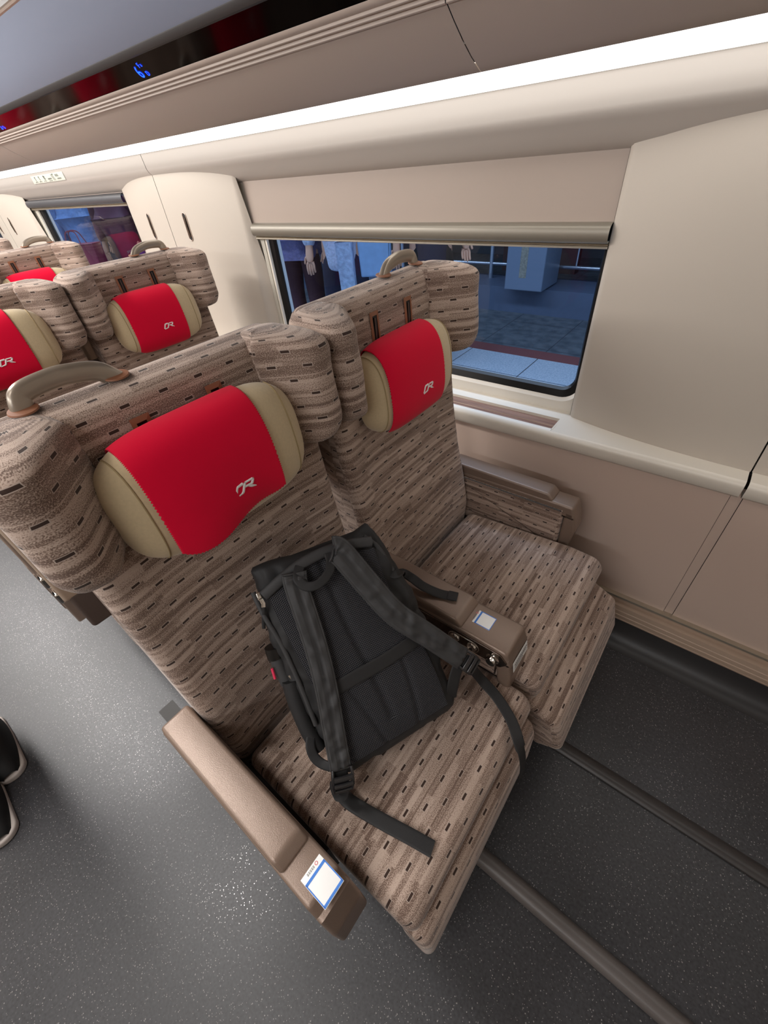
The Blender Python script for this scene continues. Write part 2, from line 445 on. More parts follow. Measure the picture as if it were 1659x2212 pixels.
def make_armrest(par, y0, y1, console=False, face=1):
    """side panel with frame; local y range"""
    xr = -.538 if console else -.60
    if console: nose = [(-.137, .5495, .012), (-.122, .507, .003)]; leg = [(-.160, .53, 0), (-.130, .53, 0), (-.119, .470, .06), (-.119, .405, .006), (-.146, .405, .004)]; xp = -.150
    elif face < 0: nose = [(-.188, .5495, .010), (-.158, .507, .006)]; leg = [(-.200, .53, 0), (-.166, .53, 0), (-.150, .480, .05), (-.152, .375, .006), (-.186, .375, .004)]; xp = -.190
    else: nose = [(-.186, .5495, .009), (-.173, .507, .003)]; leg = [(-.206, .53, 0), (-.180, .53, 0), (-.164, .470, .06), (-.180, .375, .006), (-.206, .375, .004)]; xp = -.2075
    a = extr('armrest', rpoly([(xr, .507, .004), (xr, .546, .006), (-.23, .550, .0)]+nose), y0, y1, M['arm'], par, r=.007, seg=4, d=.02, sharp=35)
    fl_ = extr('armrest_front', rpoly(leg), y0, y1, M['arm'], a, r=.007, seg=4, d=.02, sharp=35)
    a['label'] = 'champagne plastic armrest frame'
    pts = [(xr+.006, .540, .006), (xr+.006, .572, .016), (-.262, .569, .016), (-.236, .543, .008)]
    pad = extr('armrest_pad', rpoly(pts), y0+.003, y1-.003, M['arm'], a, r=.007, seg=5, d=.02, sharp=35)
    w = (y1-y0)
    pan = extr('armrest_panel', rpoly([(xr, .34 if not console else .43, .01), (xp, .378 if not console else .43, .006), (xp, .537, .004), (xr, .537, .006)]), (y0-.002 if face > 0 and not console else y0+w*.10), y1-(w*.10 if not console else w*.26), M['fab'], par, r=.01, d=.03)
    bx = box('armrest_bracket', (-.66, y0+w*.25, .36), (-.56, y1-w*(.25 if not console else .40), .52), M['base'], par)
    st = []
    if console or face < 0:
        cx, cy = (-.194, (y0+y1)/2+.004) if not console else (-.2145, (y0+y1)/2+.006)
        L, W = (.052, .040) if not console else (.042, .037)
        s = rbox('sticker', (cx-L/2, cy-W/2, .5485), (cx+L/2, cy+W/2, .5500), .0006, M['lblw'], a, axis='y'); s['label'] = 'white and blue paper sticker'
        b1 = box('sticker_stripe', (cx-.016, cy-W/2+.0008, .5499), (cx-.012, cy+W/2-.0008, .5503), M['lblb'], a)
        b2 = box('sticker_stripe', (cx+.0215, cy-W/2+.0008, .5499), (cx+L/2-.0008, cy+W/2-.0008, .5503), M['lblb'], a)
        b3 = box('sticker_stripe', (cx-.016, cy-W/2+.0004, .5499), (cx+L/2-.001, cy-W/2+.002, .5503), M['lblb'], a)
        b4 = box('sticker_stripe', (cx-.016, cy+W/2-.002, .5499), (cx+L/2-.001, cy+W/2-.0004, .5503), M['lblb'], a)
        ring = [(cx-.0215+.0022*math.cos(t), cy+.009+.0022*math.sin(t), .5502) for t in [2*PI*k/20 for k in range(20)]]
        rg = tube('sticker_mark', ring, .0005, .0002, M['lblr'], a, closed=True, n=6)
        V, F = [], []
        for k in range(5):
            yy = cy+.0045-k*.0030; ww = .0022
            for (ax, bx_) in ((-.0016, -.0008), (0, .0008), (.0013, .0018)):
                b = len(V); V += [(cx-.0215+ax, yy, .5502), (cx-.0215+bx_, yy, .5502), (cx-.0215+bx_, yy-ww, .5502), (cx-.0215+ax, yy-ww, .5502)]; F.append((b, b+1, b+2, b+3))
        tx = mk('sticker_text', V, F, M['ink'], a, False)
        st = [s, b1, b2, b3, b4, rg, tx]
    CH[a.name] = [pad, fl_]+st
    return [a, pan, bx]

def make_seat(kind, sgn):
    """sgn -1: armrest on the -y side (aisle seat); +1: window seat"""
    par = empty('train_seat', (0, YA if sgn < 0 else YB, 0)); P = []
    # cushion
    cs = extr('seat_cushion', rpoly([(-.515, .29, .02), (-.11, .315, .02), (-.070, .338, .040), (-.056, .425, .055), (-.16, .432, .12), (-.50, .408, .03)], 8), (-.221 if sgn < 0 else -.245), (.245 if sgn < 0 else .221), M['fab'], par, r=.022, seg=6, nmid=10, d=.02, crown=puff(.008, .23))
    P.append(cs)
    # leg rest, hinged under the cushion's front edge
    if sgn < 0: pl = rpoly([(-.110, .325, .01), (-.052, .337, .026), (-.038, .29, .04), (-.036, .165, .018), (-.075, .145, .015), (-.11, .18, .02)], 6)
    else: pl = rpoly([(-.125, .320, .01), (-.078, .338, .016), (-.002, .300, .024), (.026, .188, .020), (-.036, .148, .02), (-.095, .19, .02)], 6)
    lg = extr('leg_rest', pl, (-.219 if sgn < 0 else -.243), (.243 if sgn < 0 else .219), M['fab'], par, r=.018, seg=5, nmid=6, d=.02)
    P.append(lg)
    # backrest
    fr = [(xb(z), z) for z in (.28, .34, .40, .44, .50, .56, .62, .66, .72, .78, .84, .90, .96, 1.02, 1.08)]
    bp = [Vector((x, z)) for x, z in fr]
    bp += rpoly([(-.607, 1.09, 0), (-.615, 1.138, .022), (-.690, 1.156, .03), (-.70, 1.0, 0)], 7)[1:]
    bp += [Vector((-.695, .8)), Vector((-.655, .45)), Vector((-.62, .28))]
    def bcr(q):
        k = abs(q.y)/.23; x = q.x; y = q.y
        front = q.x > xb(min(q.z, 1.1))-.03
        if front: x += .014*max(0, k-.55)/.45*max(0, min(1, (q.z-.36)/.1)) * (1 if q.z < .95 else max(0, 1-(q.z-.95)/.1))
        if front: x += .010*math.exp(-((q.z-.56)/.12)**2)*(1-k*k)
        if q.z > 1.0 and k > .9: pass
        return (x, y*(1-.02*max(0, (q.z-.9)/.3)), q.z)
    bk = extr('backrest', bp, -.232, .232, M['fab'], par, r=.028, seg=6, nmid=12, d=.02, crown=bcr)
    P.append(bk)
    # side wings of the headrest
    sub = []
    for s in (-1, 1):
        NZ, NA = 26, 40
        def fw(i, j, s=s, sgn=sgn):
            t = i; z = .936+(1.150-.936)*t
            top = max(0, (t-.86)/.14); bot = max(0, 1-t/.26)
            k = math.sqrt(max(0, 1-top**2.6)); kb = math.sqrt(max(0, 1-bot**2.2))
            K = k*kb
            # quad section (x,y): inner-front, outer-front, outer-back, inner-back
            yo = (.2555 if s*sgn < 0 else .263)-.022*bot**1.5-.016*top**2; yi = .142+.03*bot
            xf = xb(z)+.086*(.22+.78*K)*(1-.2*top); xi = xb(z)+.004
            xbk = -.672
            pts = rpoly([(xi, yi, .012), (xf, yo-.050, .026), (xf-.010, yo, .024), (xbk, yo-.004, .03), (xbk, yi, .01)], 5)
            pr = resample(pts, .004); n = len(pr)
            q = pr[int(j*n) % n] if j < 1 else pr[0]
            c = Vector(((xi+xbk)/2, (yi+yo)/2))
            sc = .55+.45*K if (t < .04 or t > .96) else 1
            q = c+(q-c)*sc
            w = .0012*math.sin(z*60+q.y*40)*(1 if q.x > xi else 0)
            return Vector((q.x+w, s*q.y, z))
        o = grid('side_wing', NZ, NA, fw, M['fab'], bk, uvf=lambda i, j: (j*.42+1.7, .936+.214*i+2.2+(.04 if i == 1 else -.04 if i == 0 else 0)))
        bm = bmesh.new(); bm.from_mesh(o.data)
        ul = bm.loops.layers.uv.active
        for zz in (0, NZ):
            vs = [v for v in bm.verts if NZ >= 0 and (v.index // (NA+1)) == zz]
            vs.sort(key=lambda v: v.index)
            try:
                f = bm.faces.new(vs[:-1]); f.smooth = True
                for lp in f.loops: lp[ul].uv = (lp.vert.co.y+2, lp.vert.co.x+2)
            except ValueError: pass
        bmesh.ops.recalc_face_normals(bm, faces=bm.faces); bm.to_mesh(o.data); bm.free()
        sm = o.modifiers.new('sub', 'SUBSURF'); sm.levels = 1; sm.render_levels = 1
        sub.append(o)
    # leather framed slots
    for yy in (-.062, .058):
        z0, z1 = 1.025, 1.108; x = -.604
        V, F = [], []
        outer = [(-.014, z0), (.014, z0), (.014, z1), (-.014, z1)]; inner = [(-.0075, z0+.008), (.0075, z0+.008), (.0075, z1-.008), (-.0075, z1-.008)]
        for (dy, z) in outer: V.append((xb(z)+.0008, yy+dy, z))
        for (dy, z) in inner: V.append((xb(z)+.0026, yy+dy, z))
        for (dy, z) in inner: V.append((xb(z)-.004, yy+dy, z))
        for k in range(4):
            F.append((k, (k+1) % 4, 4+(k+1) % 4, 4+k)); F.append((4+k, 4+(k+1) % 4, 8+(k+1) % 4, 8+k))
        sl = mk('strap_slot', V, F, M['leather'], bk, False)
        ho = mk('slot_opening', [(xb(z)+.0015, yy+dy, z) for dy, z in inner], [(0, 1, 2, 3)], M['black'], bk, False)
        ri = box('slot_strap', (xb(1.06)+.0012, yy-.003, z0+.004), (xb(1.06)+.0028, yy+.001, z1-.012), M['shelld'], bk)
        sub += [sl, ho, ri]
    # grab handle at the top, towards the armrest side
    hy0, hy1 = (-.165, -.048) if sgn < 0 else (.042, .165)
    hp = catmull([(-.660, hy0, 1.135), (-.662, hy0+.002, 1.156), (-.664, hy0+.012, 1.168), (-.664, hy0+.045, 1.172), (-.662, hy1-.05, 1.171), (-.660, hy1-.018, 1.163), (-.658, hy1+.002, 1.143)] if sgn < 0 else
                 [(-.658, hy0-.002, 1.143), (-.660, hy0+.018, 1.163), (-.662, hy0+.05, 1.171), (-.664, hy1-.045, 1.172), (-.664, hy1-.012, 1.168), (-.662, hy1-.002, 1.156), (-.660, hy1, 1.135)], 8)
    hd = tube('grab_handle', hp, .0130, .0075, M['handle'], bk, up=(1, 0, 0.0), n=16, e=.75)
    sub.append(hd)
    for yy in (hy0, hy1):
        g = disc_rot('handle_grommet', [(.0175, 0), (.0168, .002), (.012, .0025)], M['leather'], bk, (-.657, yy, 1.1505), (.10, 0, 1)); sub.append(g)
    # rear shell
    sh = extr('back_shell', rpoly([(-.698, .86, .01), (-.672, .86, .01), (-.668, 1.10, .02), (-.705, 1.12, .02)]), -.268, .268, M['shell'], par, r=.006, d=.04)
    ed = extr('shell_rim', rpoly([(-.712, .795, .004), (-.698, .795, .004), (-.704, 1.06, .004), (-.716, 1.06, .004)]), -.273, .273, M['trim'], par, r=.003, d=0)
    P += [sh, ed]
    low = extr('shell_pocket', rpoly([(-.70, .795, .006), (-.664, .795, .006), (-.672, .87, .006), (-.70, .87, .006)]), -.262, .262, M['shelld'], par, r=.006, d=.05)
    P.append(low)
    for z in (.905, .868):
        for s in (-1, 1):
            hg = rbox('shell_hinge', (-.700, s*.268-.005, z-.012), (-.684, s*.268+.005, z+.010), .003, M['chrome'], sh); sub_h = hg; CH.setdefault(sh.name, []).append(hg)
    # head pillow
    pz = 1.0 if sgn < 0 else .957
    NU, NV = 48, 48
    pw = grid('head_pillow', NU, NV, lambda i, j: surf_pillow(-.168*math.cos(PI*i), 2*PI*j, 0, pz), M['pil'], par)
    P.append(pw); ps = []
    for s in (-1, 1):
        pts = [surf_pillow(s*(.135-.004*math.cos(t)), t, .0006, pz) for t in [math.radians(a) for a in range(-86, 100, 6)]]
        ps.append(tube('pillow_seam', pts, .0011, .0011, M['seam'], pw, up=(0, 1, 0), n=6))
    CH[pw.name] = ps
    # armrest on the outer side
    if sgn < 0: P += make_armrest(par, -.296, -.232, face=-1)
    else: P += make_armrest(par, .232, .296, face=1)
    # centre console (belongs to the aisle seat)
    if sgn < 0:
        r = make_armrest(par, .226, .316, console=True); r[0].name = 'center_armrest'; P += r
        ca = r[0]; CH[ca.name] = CH.pop([k for k in CH if k.startswith('armrest') and CH[k] and CH[k][0].parent == ca][0])
        ys = .226
        pl_ = extr('button_plate', rpoly([(-.400, .496, .004), (-.400, .543, .006), (-.148, .541, .012), (-.130, .520, .010), (-.146, .496, .008)], 5), ys-.003, ys+.004, M['plate'], ca, r=.0015, d=0)
        CH[ca.name].append(pl_)
        for bx, rr in ((-.256, .0125), (-.213, .0125)):
            b = disc_rot('seat_button', [(.0125, 0), (.0125, .003), (.010, .006), (.0035, .0025)], M['chrome'], ca, (bx, ys-.002, .517), (0, -1, 0)); CH[ca.name].append(b)
        ov = []
        for k in range(40):
            t = 2*PI*k/40; c, d = math.cos(t), math.sin(t)
            ov.append((-.2345+math.copysign(.021, c)*(1 if abs(c) > .01 else 0)*1+.0165*c, ys-.0035, .517+.0165*d))
        rg = tube('button_ring', ov, .0012, .0012, M['chrome'], ca, up=(0, 1, 0), n=8, closed=True); CH[ca.name].append(rg)
        kb = disc_rot('seat_knob', [(.0150, 0), (.0150, .003), (.0115, .004), (.0115, .013), (.0095, .015)], M['chrome'], ca, (-.163, ys-.002, .518), (0, -1, 0)); CH[ca.name].append(kb)
        V, F = [], []
        pt = [(-.166, .524), (-.176, .435)]
        def fx(z): return -.1225-(z-.507)*.30 if z > .507 else -.1225+(.507-z)*.08
        V = [(fx(z)+.0022, y, z) for (y, z) in ((.236, .516), (.306, .516), (.306, .486), (.236, .486))]
        lb = mk('front_label', V, [(0, 1, 2, 3)], M['lblw'], ca, False); md = lb.modifiers.new('t', 'SOLIDIFY'); md.thickness = .0006
        V, F = [], []
        for row, (z, n, w) in enumerate(((.510, 11, .0045), (.502, 16, .003), (.495, 10, .0034))):
            for k in range(n):
                y = .240+k*w*1.25; b = len(V)
                if y+w > .305: break
                V += [(fx(zz)+.0034, yy, zz) for (yy, zz) in ((y, z), (y+w, z), (y+w, z-.003), (y, z-.003))]; F.append((b, b+1, b+2, b+3))
        lt = mk('front_label_text', V, F, M['ink'], ca, False)
        CH[ca.name] += [lb, lt]
    # pedestal
    pb = rbox('pedestal', (-.48, -.13, .0), (-.16, .13, .285), .02, M['base'], par); P.append(pb)
    for s in (-1, 1):
        P.append(box('gap_shade', (-.66, s*.226-.005, .24), (-.26, s*.226+.005, .37), M['base'], par))  # added dark strips stand in for the shade in the gap beside the cushion
    rl = rbox('seat_rail', (-.52, -.20, .25), (-.12, .20, .30), .012, M['base'], par); P.append(rl)
    CH[bk.name] = sub; CH[par.name] = P
    return par, pz

SA, pzA = make_seat('aisle', -1)
SB, pzB = make_seat('window', 1)
CA = make_cloth(YA, pzA, True)
CB = make_cloth(YB, pzB, False)
CN = make_cloth(YA, pzA, False)      # neat copy for the seats behind
CN.location.x = -PITCH
G1, G2, G3 = 'aisle seats of the carriage', 'window seats of the carriage', 'red headrest cloths'
tag(SA, 'nearest aisle-side striped fabric train seat with a black backpack leaning on it', 'seat', G1)
tag(SB, 'window-side striped fabric train seat right of the backpack, empty, in the front row', 'seat', G2)
tag(CA, 'large red headrest cloth with white emblem, wavy lower edge, on the nearest aisle seat', 'headrest cover', G3)
tag(CB, 'red headrest cloth on the front row window seat, in front of the big window', 'headrest cover', G3)
tag(copy_tree(SA, -PITCH), 'aisle seat in the second row, cut off by the left edge', 'seat', G1)
tag(copy_tree(SB, -PITCH), 'window seat in the second row, beside the pillar with two hook slots', 'seat', G2)
tag(CN, 'red headrest cloth at the left photo edge, on the second row aisle seat', 'headrest cover', G3)
tag(copy_tree(CB, -PITCH), 'red headrest cloth on the second row window seat, its emblem fully visible beside the pillar', 'headrest cover', G3)
tag(copy_tree(SB, -2*PITCH), 'window seat in the third row, beside the small dark window, half hidden', 'seat', G2)
tag(copy_tree(CB, -2*PITCH), 'third row red headrest cloth, mostly hidden by the wing of the seat ahead', 'headrest cover', G3)
tag(copy_tree(SB, -3*PITCH), 'farthest seat, a brown wing at the left photo edge below the far pillar', 'seat', G2)
tag(copy_tree(CB, -3*PITCH), 'farthest red headrest cloth, a small corner at the left photo edge', 'headrest cover', G3)

# ------------------------------------------------------------------ backpack
BO = Vector((-.27, .10, .50)); BR = Vector((.38904126, .92122033, 0)); BT = Vector((-.56860236, .24012689, .78678487)); BN = Vector((.72480222, -.30609177, .61722732))
def bp3(u, v, w=0): return BO+BR*u+BT*v+BN*w
bag = empty('backpack', (-.36, .25, .43)); tag(bag, 'black backpack with padded straps lying harness side up on the nearest aisle seat', 'backpack')
bag.location = (0, 0, 0)
def body_w(u, v, side):
    """superellipse shell: u,v in -1..1"""
    return max(0, 1-abs(u)**5)**.4*max(0, 1-abs(v)**5)**.4
def bagf(i, j):
    # closed tube round the bag: j around, i bottom->top
    v = -.004+.418*i
    e = max(0, 1-abs(2*i-1)**7)**.38
    hw = (.1375-.014*max(0, i-.75)/.25-.004*math.sin(i*9))*(.93+.07*e) ; cu = .128+.012*(1-i)-.004*i
    dep = (.105-.045*i)*(.30+.70*e)
    a = 2*PI*j; c, s = math.cos(a), math.sin(a)
    c = math.copysign(abs(c)**.45, c); s = math.copysign(abs(s)**.5, s)
    w = s*dep*.5-.5*(.105-.045*i)*1.0
    u = cu+c*hw
    wr = .007*mnoise.noise(Vector((u*24, v*18, w*26)))+.0045*mnoise.noise(Vector((u*58, v*44, 3)))
    return bp3(u+c*wr, v+(.010*math.sin(u*24+1) if i > .9 else 0), w+s*wr)
bd = grid('body', 90, 120, bagf, M['nylon'], bag, uvf=lambda i, j: (i*.42, j*.7))
bm = bmesh.new(); bm.from_mesh(bd.data)
for r0 in (0, 90):
    vs = [v for v in bm.verts if v.index//121 == r0]; vs.sort(key=lambda q: q.index); bm.faces.new(vs[:-1]).smooth = True
bmesh.ops.recalc_face_normals(bm, faces=bm.faces); bm.to_mesh(bd.data); bm.free()
# mesh back panel
def mp(i, j):
    v = .020+(.385-.020)*j; hem = .372+.022*math.sin(PI*min(1, i*1.05)) ; v = .026+(hem-.026)*j
    ul = .026-.008*j+.004*math.sin(j*5); ur = .244-.020*j+.006*math.sin(j*6); u = ul+(ur-ul)*i
    b = .010*(max(0, 1-abs(2*i-1)**4)*max(0, 1-abs(2*j-1)**6))
    b -= .006*math.exp(-((i-.50+.02*math.sin(j*4))/.035)**2)*(1 if j > .1 else 0)
    if j < .42:
        for (a, c) in ((.78, .02), (.22, .30)):
            b -= .005*math.exp(-((i-(a+(c-.5)*.0+(.20 if a > .5 else .42)*(.42-j)*(-1 if a > .5 else 1)*.9))/.022)**2)
    return bp3(u, v, .0025+b)
pn = grid('back_panel', 60, 80, mp, M['mesh'], bag, uvf=lambda i, j: (i*.24, j*.37)); pn['label'] = 'black mesh back panel'
# padded shoulder straps
def strap(cl, w, tk, h):
    C = catmull([(a, b, 0) for a, b in cl], 10); n = len(C)
    def f(i, j):
        k = i*(n-1); a = int(min(k, n-2)); p = C[a].lerp(C[a+1], k-a); t = (C[min(a+1, n-1)]-C[max(a-1, 0)]).normalized(); s = Vector((-t.y, t.x, 0))
        A = 2*PI*j; c, d = math.cos(A), math.sin(A); c2 = math.copysign(abs(c)**.6, c); d2 = math.copysign(abs(d)**.6, d)
        ww = w*(1-.12*i)
        z = h(i)+d2*tk*(1+.0*i)
        if d > 0: z -= .0052*math.exp(-(c2/.06)**2)+.0012*math.exp(-((abs(c2)-.84)/.04)**2)
        z += .0016*math.sin(i*46+2.5*abs(c2)+2*mnoise.noise(Vector((i*9, c2, 4))))*max(0, d)*min(1, max(0, (i-.2)*3))+.0030*mnoise.noise(Vector((i*26, c2*1.6, 0)))*max(0, d)
        q = p-s*(c2*ww)
        return bp3(q.x, q.y, z)
    o = grid('shoulder_strap', 110, 64, f, M['nyl2'], bag)
    bm = bmesh.new(); bm.from_mesh(o.data)
    for r0 in (0, 110):
        vs = [v for v in bm.verts if v.index//65 == r0]; vs.sort(key=lambda q: q.index); bm.faces.new(vs[:-1])
    bmesh.ops.recalc_face_normals(bm, faces=bm.faces); bm.to_mesh(o.data); bm.free()
    return o
s1 = strap([(.069, .392), (.0635, .3675), (.0556, .2683), (.0447, .1907), (.0266, .1039), (.0139, .0430)], .0215, .0062, lambda i: .018+.004*math.sin(PI*i))
s2 = strap([(.146, .402), (.1565, .3904), (.1814, .3161), (.2085, .2444), (.2560, .1725), (.3062, .0946)], .0250, .0062, lambda i: .018+.006*math.sin(PI*i)-.010*max(0, i-.7)/.3)
def ribbon(name, pts, w, tk, parent, up, mat=None, n=8):
    return tube(name, catmull(pts, n), w, tk, mat or M['web'], parent, up=up, n=10, e=.35)
bnd = ribbon('luggage_band', [bp3(.060, .170, .012), bp3(.10, .172, .0155), bp3(.15, .173, .0165), (bp3(.20, .176, .015)), bp3(.232, .178, .010)], .0135, .0012, bag, tuple(BN))
hn = tube('carry_loop', catmull([bp3(.082, .397, .014), bp3(.070, .381, .024), bp3(.078, .363, .028), bp3(.098, .358, .030), bp3(.122, .368, .028), bp3(.134, .384, .020), bp3(.137, .398, .014)], 8), .0085, .0018, M['web'], bag, up=tuple(BN), n=10, e=.4)
hem = tube('top_hem', catmull([bp3(.008, .374, .002), bp3(.05, .390, .008), bp3(.0912, .400, .009), bp3(.1368, .402, .008), bp3(.185, .395, .006), bp3(.222, .384, .002)], 8), .010, .006, M['nyl2'], bag, up=tuple(BN), n=12, e=.8)
# buckles
def buckle(c, d, parent):
    """ladder-lock buckle, c centre (u,v,w), d direction angle in the panel plane"""
    e = empty('strap_buckle', (0, 0, 0), parent)
    t = Vector((math.cos(d), math.sin(d))); s = Vector((-t.y, t.x)); res = []
    def pt(a, b, w): q = Vector(c[:2])+t*a+s*b; return bp3(q.x, q.y, c[2]+w)
    for sd in (-1, 1):
        res.append(tube('buckle_rail', [pt(-.020, sd*.0165, 0), pt(-.008, sd*.0178, .003), pt(.008, sd*.0178, .003), pt(.019, sd*.0155, -.001)], .0026, .0042, M['gloss'], e, up=tuple(BN), n=10, e=.6))
    for a, w, rr in ((-.019, 0, .003), (-.0045, .006, .0055), (.0065, .0065, .0042), (.018, .001, .003)):
        res.append(tube('buckle_bar', [pt(a, -.0165, w), pt(a, 0, w+.001), pt(a, .0165, w)], rr, .0026, M['gloss'], e, up=tuple(BN), n=10, e=.7))
    return e, res
buckle((.0095, .022, .018), math.radians(-108), bag)
buckle((.3165, .0805, .006), math.radians(-58), bag)
# webbing tails
t1 = ribbon('strap_tail', [bp3(.0115, .036, .016), bp3(.004, .008, .012), bp3(-.004, -.016, -.006), (-.292, .105, .462), (-.268, .100, .4445), (-.240, .103, .4440), (-.187, .114, .4452), (-.137, .126, .4450), (-.096, .1355, .4415)], .0130, .0011, bag, lambda t: tuple(BN.lerp(Vector((0, 0, 1)), min(1, t*3))))
t2 = ribbon('strap_tail', [bp3(.309, .092, .010), bp3(.322, .071, .005), bp3(.328, .055, -.015), (-.168, .440, .470), (-.128, .434, .452), (-.085, .412, .4450), (-.056, .386, .4400), (-.034, .372, .400), (-.026, .366, .340)], .0125, .0011, bag, lambda t: tuple(BN.lerp(Vector((.25, 0, 1)), min(1, t*2))) if t < .8 else (1, 0, .4))
t3 = ribbon('compression_strap', [bp3(.238, .315, -.012), bp3(.252, .302, -.016), (-.418, .496, .612), (-.392, .505, .596), (-.362, .505, .588), (-.325, .516, .5765), (-.292, .529, .5745)], .0118, .0011, bag, (0.1, -.1, 1))
t4 = ribbon('strap_tip', [(-.306, .524, .5765), (-.286, .531, .5760)], .0124, .0022, bag, (0, 0, 1))
lp = tube('side_loop', catmull([bp3(-.004, .112, -.02), bp3(-.018, .092, -.012), bp3(-.020, .070, -.010), bp3(-.012, .052, -.006), bp3(.004, .040, .004)], 8), .0085, .0018, M['web'], bag, up=tuple(BN), n=10, e=.4)
w5 = ribbon('side_webbing', [bp3(.302, .088, .0), bp3(.285, .066, -.006), bp3(.270, .040, -.012), bp3(.262, .022, -.018)], .013, .0011, bag, tuple(BN))
# zip, puller, side pocket with things in it
zp = tube('side_zip', catmull([bp3(-.006, .385, -.012), bp3(-.004, .34, -.008), bp3(.004, .28, -.006), bp3(.006, .20, -.006), bp3(.004, .12, -.008)], 10), .0045, .003, M['nyl2'], bag, up=tuple(BN), n=10)
zp2 = tube('side_zip', catmull([bp3(.214, .398, -.004), bp3(.232, .37, -.006), bp3(.243, .325, -.010), bp3(.250, .27, -.012), bp3(.262, .20, -.014)], 10), .0045, .003, M['nyl2'], bag, up=tuple(BN), n=10)
zs = rbox('zip_slider', (-.004, -.007, -.002), (.004, .007, .003), .0015, M['chrome'], bag); zs.matrix_local = Matrix.Translation(bp3(.001, .376, -.003)) @ Matrix((tuple(BR), tuple(BT), tuple(BN))).transposed().to_4x4()
zl = tube('zip_puller', catmull([bp3(.002, .366, .000), bp3(.001, .354, -.001), bp3(-.007, .335, -.010), bp3(-.013, .318, -.016)], 6), .0032, .0012, M['web'], bag, up=tuple(BN), n=8, e=.5)
zc = tube('zip_ring', [bp3(.002, .371, .003), bp3(.003, .362, .003), bp3(.001, .356, .002)], .0035, .001, M['chrome'], bag, up=tuple(BN), n=8, e=.6)
pk = tube('side_pocket', catmull([bp3(-.006, .212, -.042), bp3(-.011, .17, -.044), bp3(-.012, .12, -.046), bp3(-.008, .07, -.048)], 8), .016, .034, M['nylon'], bag, up=tuple(BN), n=16, e=.7)
um = tube('folded_umbrella', catmull([bp3(-.012, .205, -.035), bp3(-.0135, .235, -.034), bp3(-.012, .262, -.032)], 5), .013, .013, M['nyl2'], None, up=tuple(BN), n=14)
tag(um, 'small folded black umbrella in the left side pocket of the backpack', 'umbrella')
cap = tube('umbrella_cap', [bp3(-.0125, .258, -.032), bp3(-.012, .272, -.030), bp3(-.011, .279, -.029)], .0155, .0155, M['black'], um, up=tuple(BN), n=14)
rd = tube('umbrella_strap', [bp3(-.029, .225, -.024), bp3(-.027, .245, -.024)], .0025, .002, simple('coral_strap', '#e5325a', .5), um, up=tuple(BN), n=8)
sv = tube('umbrella_tip', [bp3(-.003, .207, -.018), bp3(-.004, .222, -.018)], .0035, .0035, M['chrome'], um, up=tuple(BN), n=10)

# ------------------------------------------------------------------ carriage shell
X0, X1 = -9.5, 1.6
fl = box('floor', (X0, -1.75, -.03), (X1, 1.30, 0), M['floor']); struct(fl)
def strip(name, pts, x0, x1, mat, parent=None, smooth=True, ang=35, nx=1):
    V, F = [], []; n = len(pts)
    for k in range(nx+1):
        x = x0+(x1-x0)*k/nx
        V += [(x, y, z) for y, z in pts]
    for k in range(nx):
        for i in range(n-1): F.append((k*n+i, k*n+i+1, (k+1)*n+i+1, (k+1)*n+i))
    o = mk(name, V, F, mat, parent, smooth)
    if smooth: auto(o, ang)
    return o
# raised cable ribs under the vinyl
def arc(y0, y1, h, n=8): return [(y0+(y1-y0)*(.5-.5*math.cos(PI*k/n)), h*math.sin(PI*k/n)) for k in range(n+1)]
t = strip('trim_1', [(.241, -.002), (.2415, .006), (.246, .0135), (.254, .0175), (.264, .0180), (.274, .0150), (.281, .008), (.284, .0005)], -.30, X1, M['ribm']); struct(t)
t = strip('trim_2', [(.606, -.002), (.6065, .006), (.611, .0105), (.620, .0125), (.632, .0105), (.642, .005), (.648, .0005)], -.30, X1, M['rib_shaded']); struct(t)  # same kind of rib as trim_1; its shade is put into the darker colour
# cove and skirting
t = strip('baseboard_right', [(1.030, .0005), (1.046, .002), (1.062, .008), (1.076, .020), (1.086, .038), (1.094, .060), (1.098, .078)], X0, X1, simple('dark_cove_vinyl', '#2b2a2b', .42, nscale=300)); struct(t)
WR = empty('wall_right', (0, 0, 0)); struct(WR)
strip('skirting', [(1.106, .060), (1.108, .068), (1.112, .070), (1.112, .084), (1.1135, .086), (1.114, .102), (1.1155, .104), (1.117, .122), (1.136, .126), (1.136, .138), (1.128, .141), (1.128, .152), (1.140, .158)], X0, X1, M['skirt'], WR, True, 30)
strip('skirting_trim', [(1.126, .147), (1.1255, .150), (1.1265, .155), (1.142, .1585)], X0, X1, M['alu'], WR)
MOD = 2.305; PC = [.22, -2.085, -4.39, -6.695]; WC = [-.945, -3.25, -5.555]
SEAMX = [.145-MOD*k for k in range(4)]
# lower panels between seams
xs = [X1]+SEAMX+[X0]
for a, b in zip(xs, xs[1:]):
    strip('lower_panel', [(1.140, .156), (1.141, .30), (1.143, .50), (1.146, .66), (1.150, .70)], b+.013, a-.013, M['lower'], WR)
for s in SEAMX:
    strip('joint_strip', [(1.1425, .156), (1.1435, .30), (1.1455, .50), (1.1485, .66)], s-.0118, s+.0118, M['lower'], WR)
    box('joint_gap', (s-.014, 1.152, .15), (s+.014, 1.156, .70), M['dark'], WR)
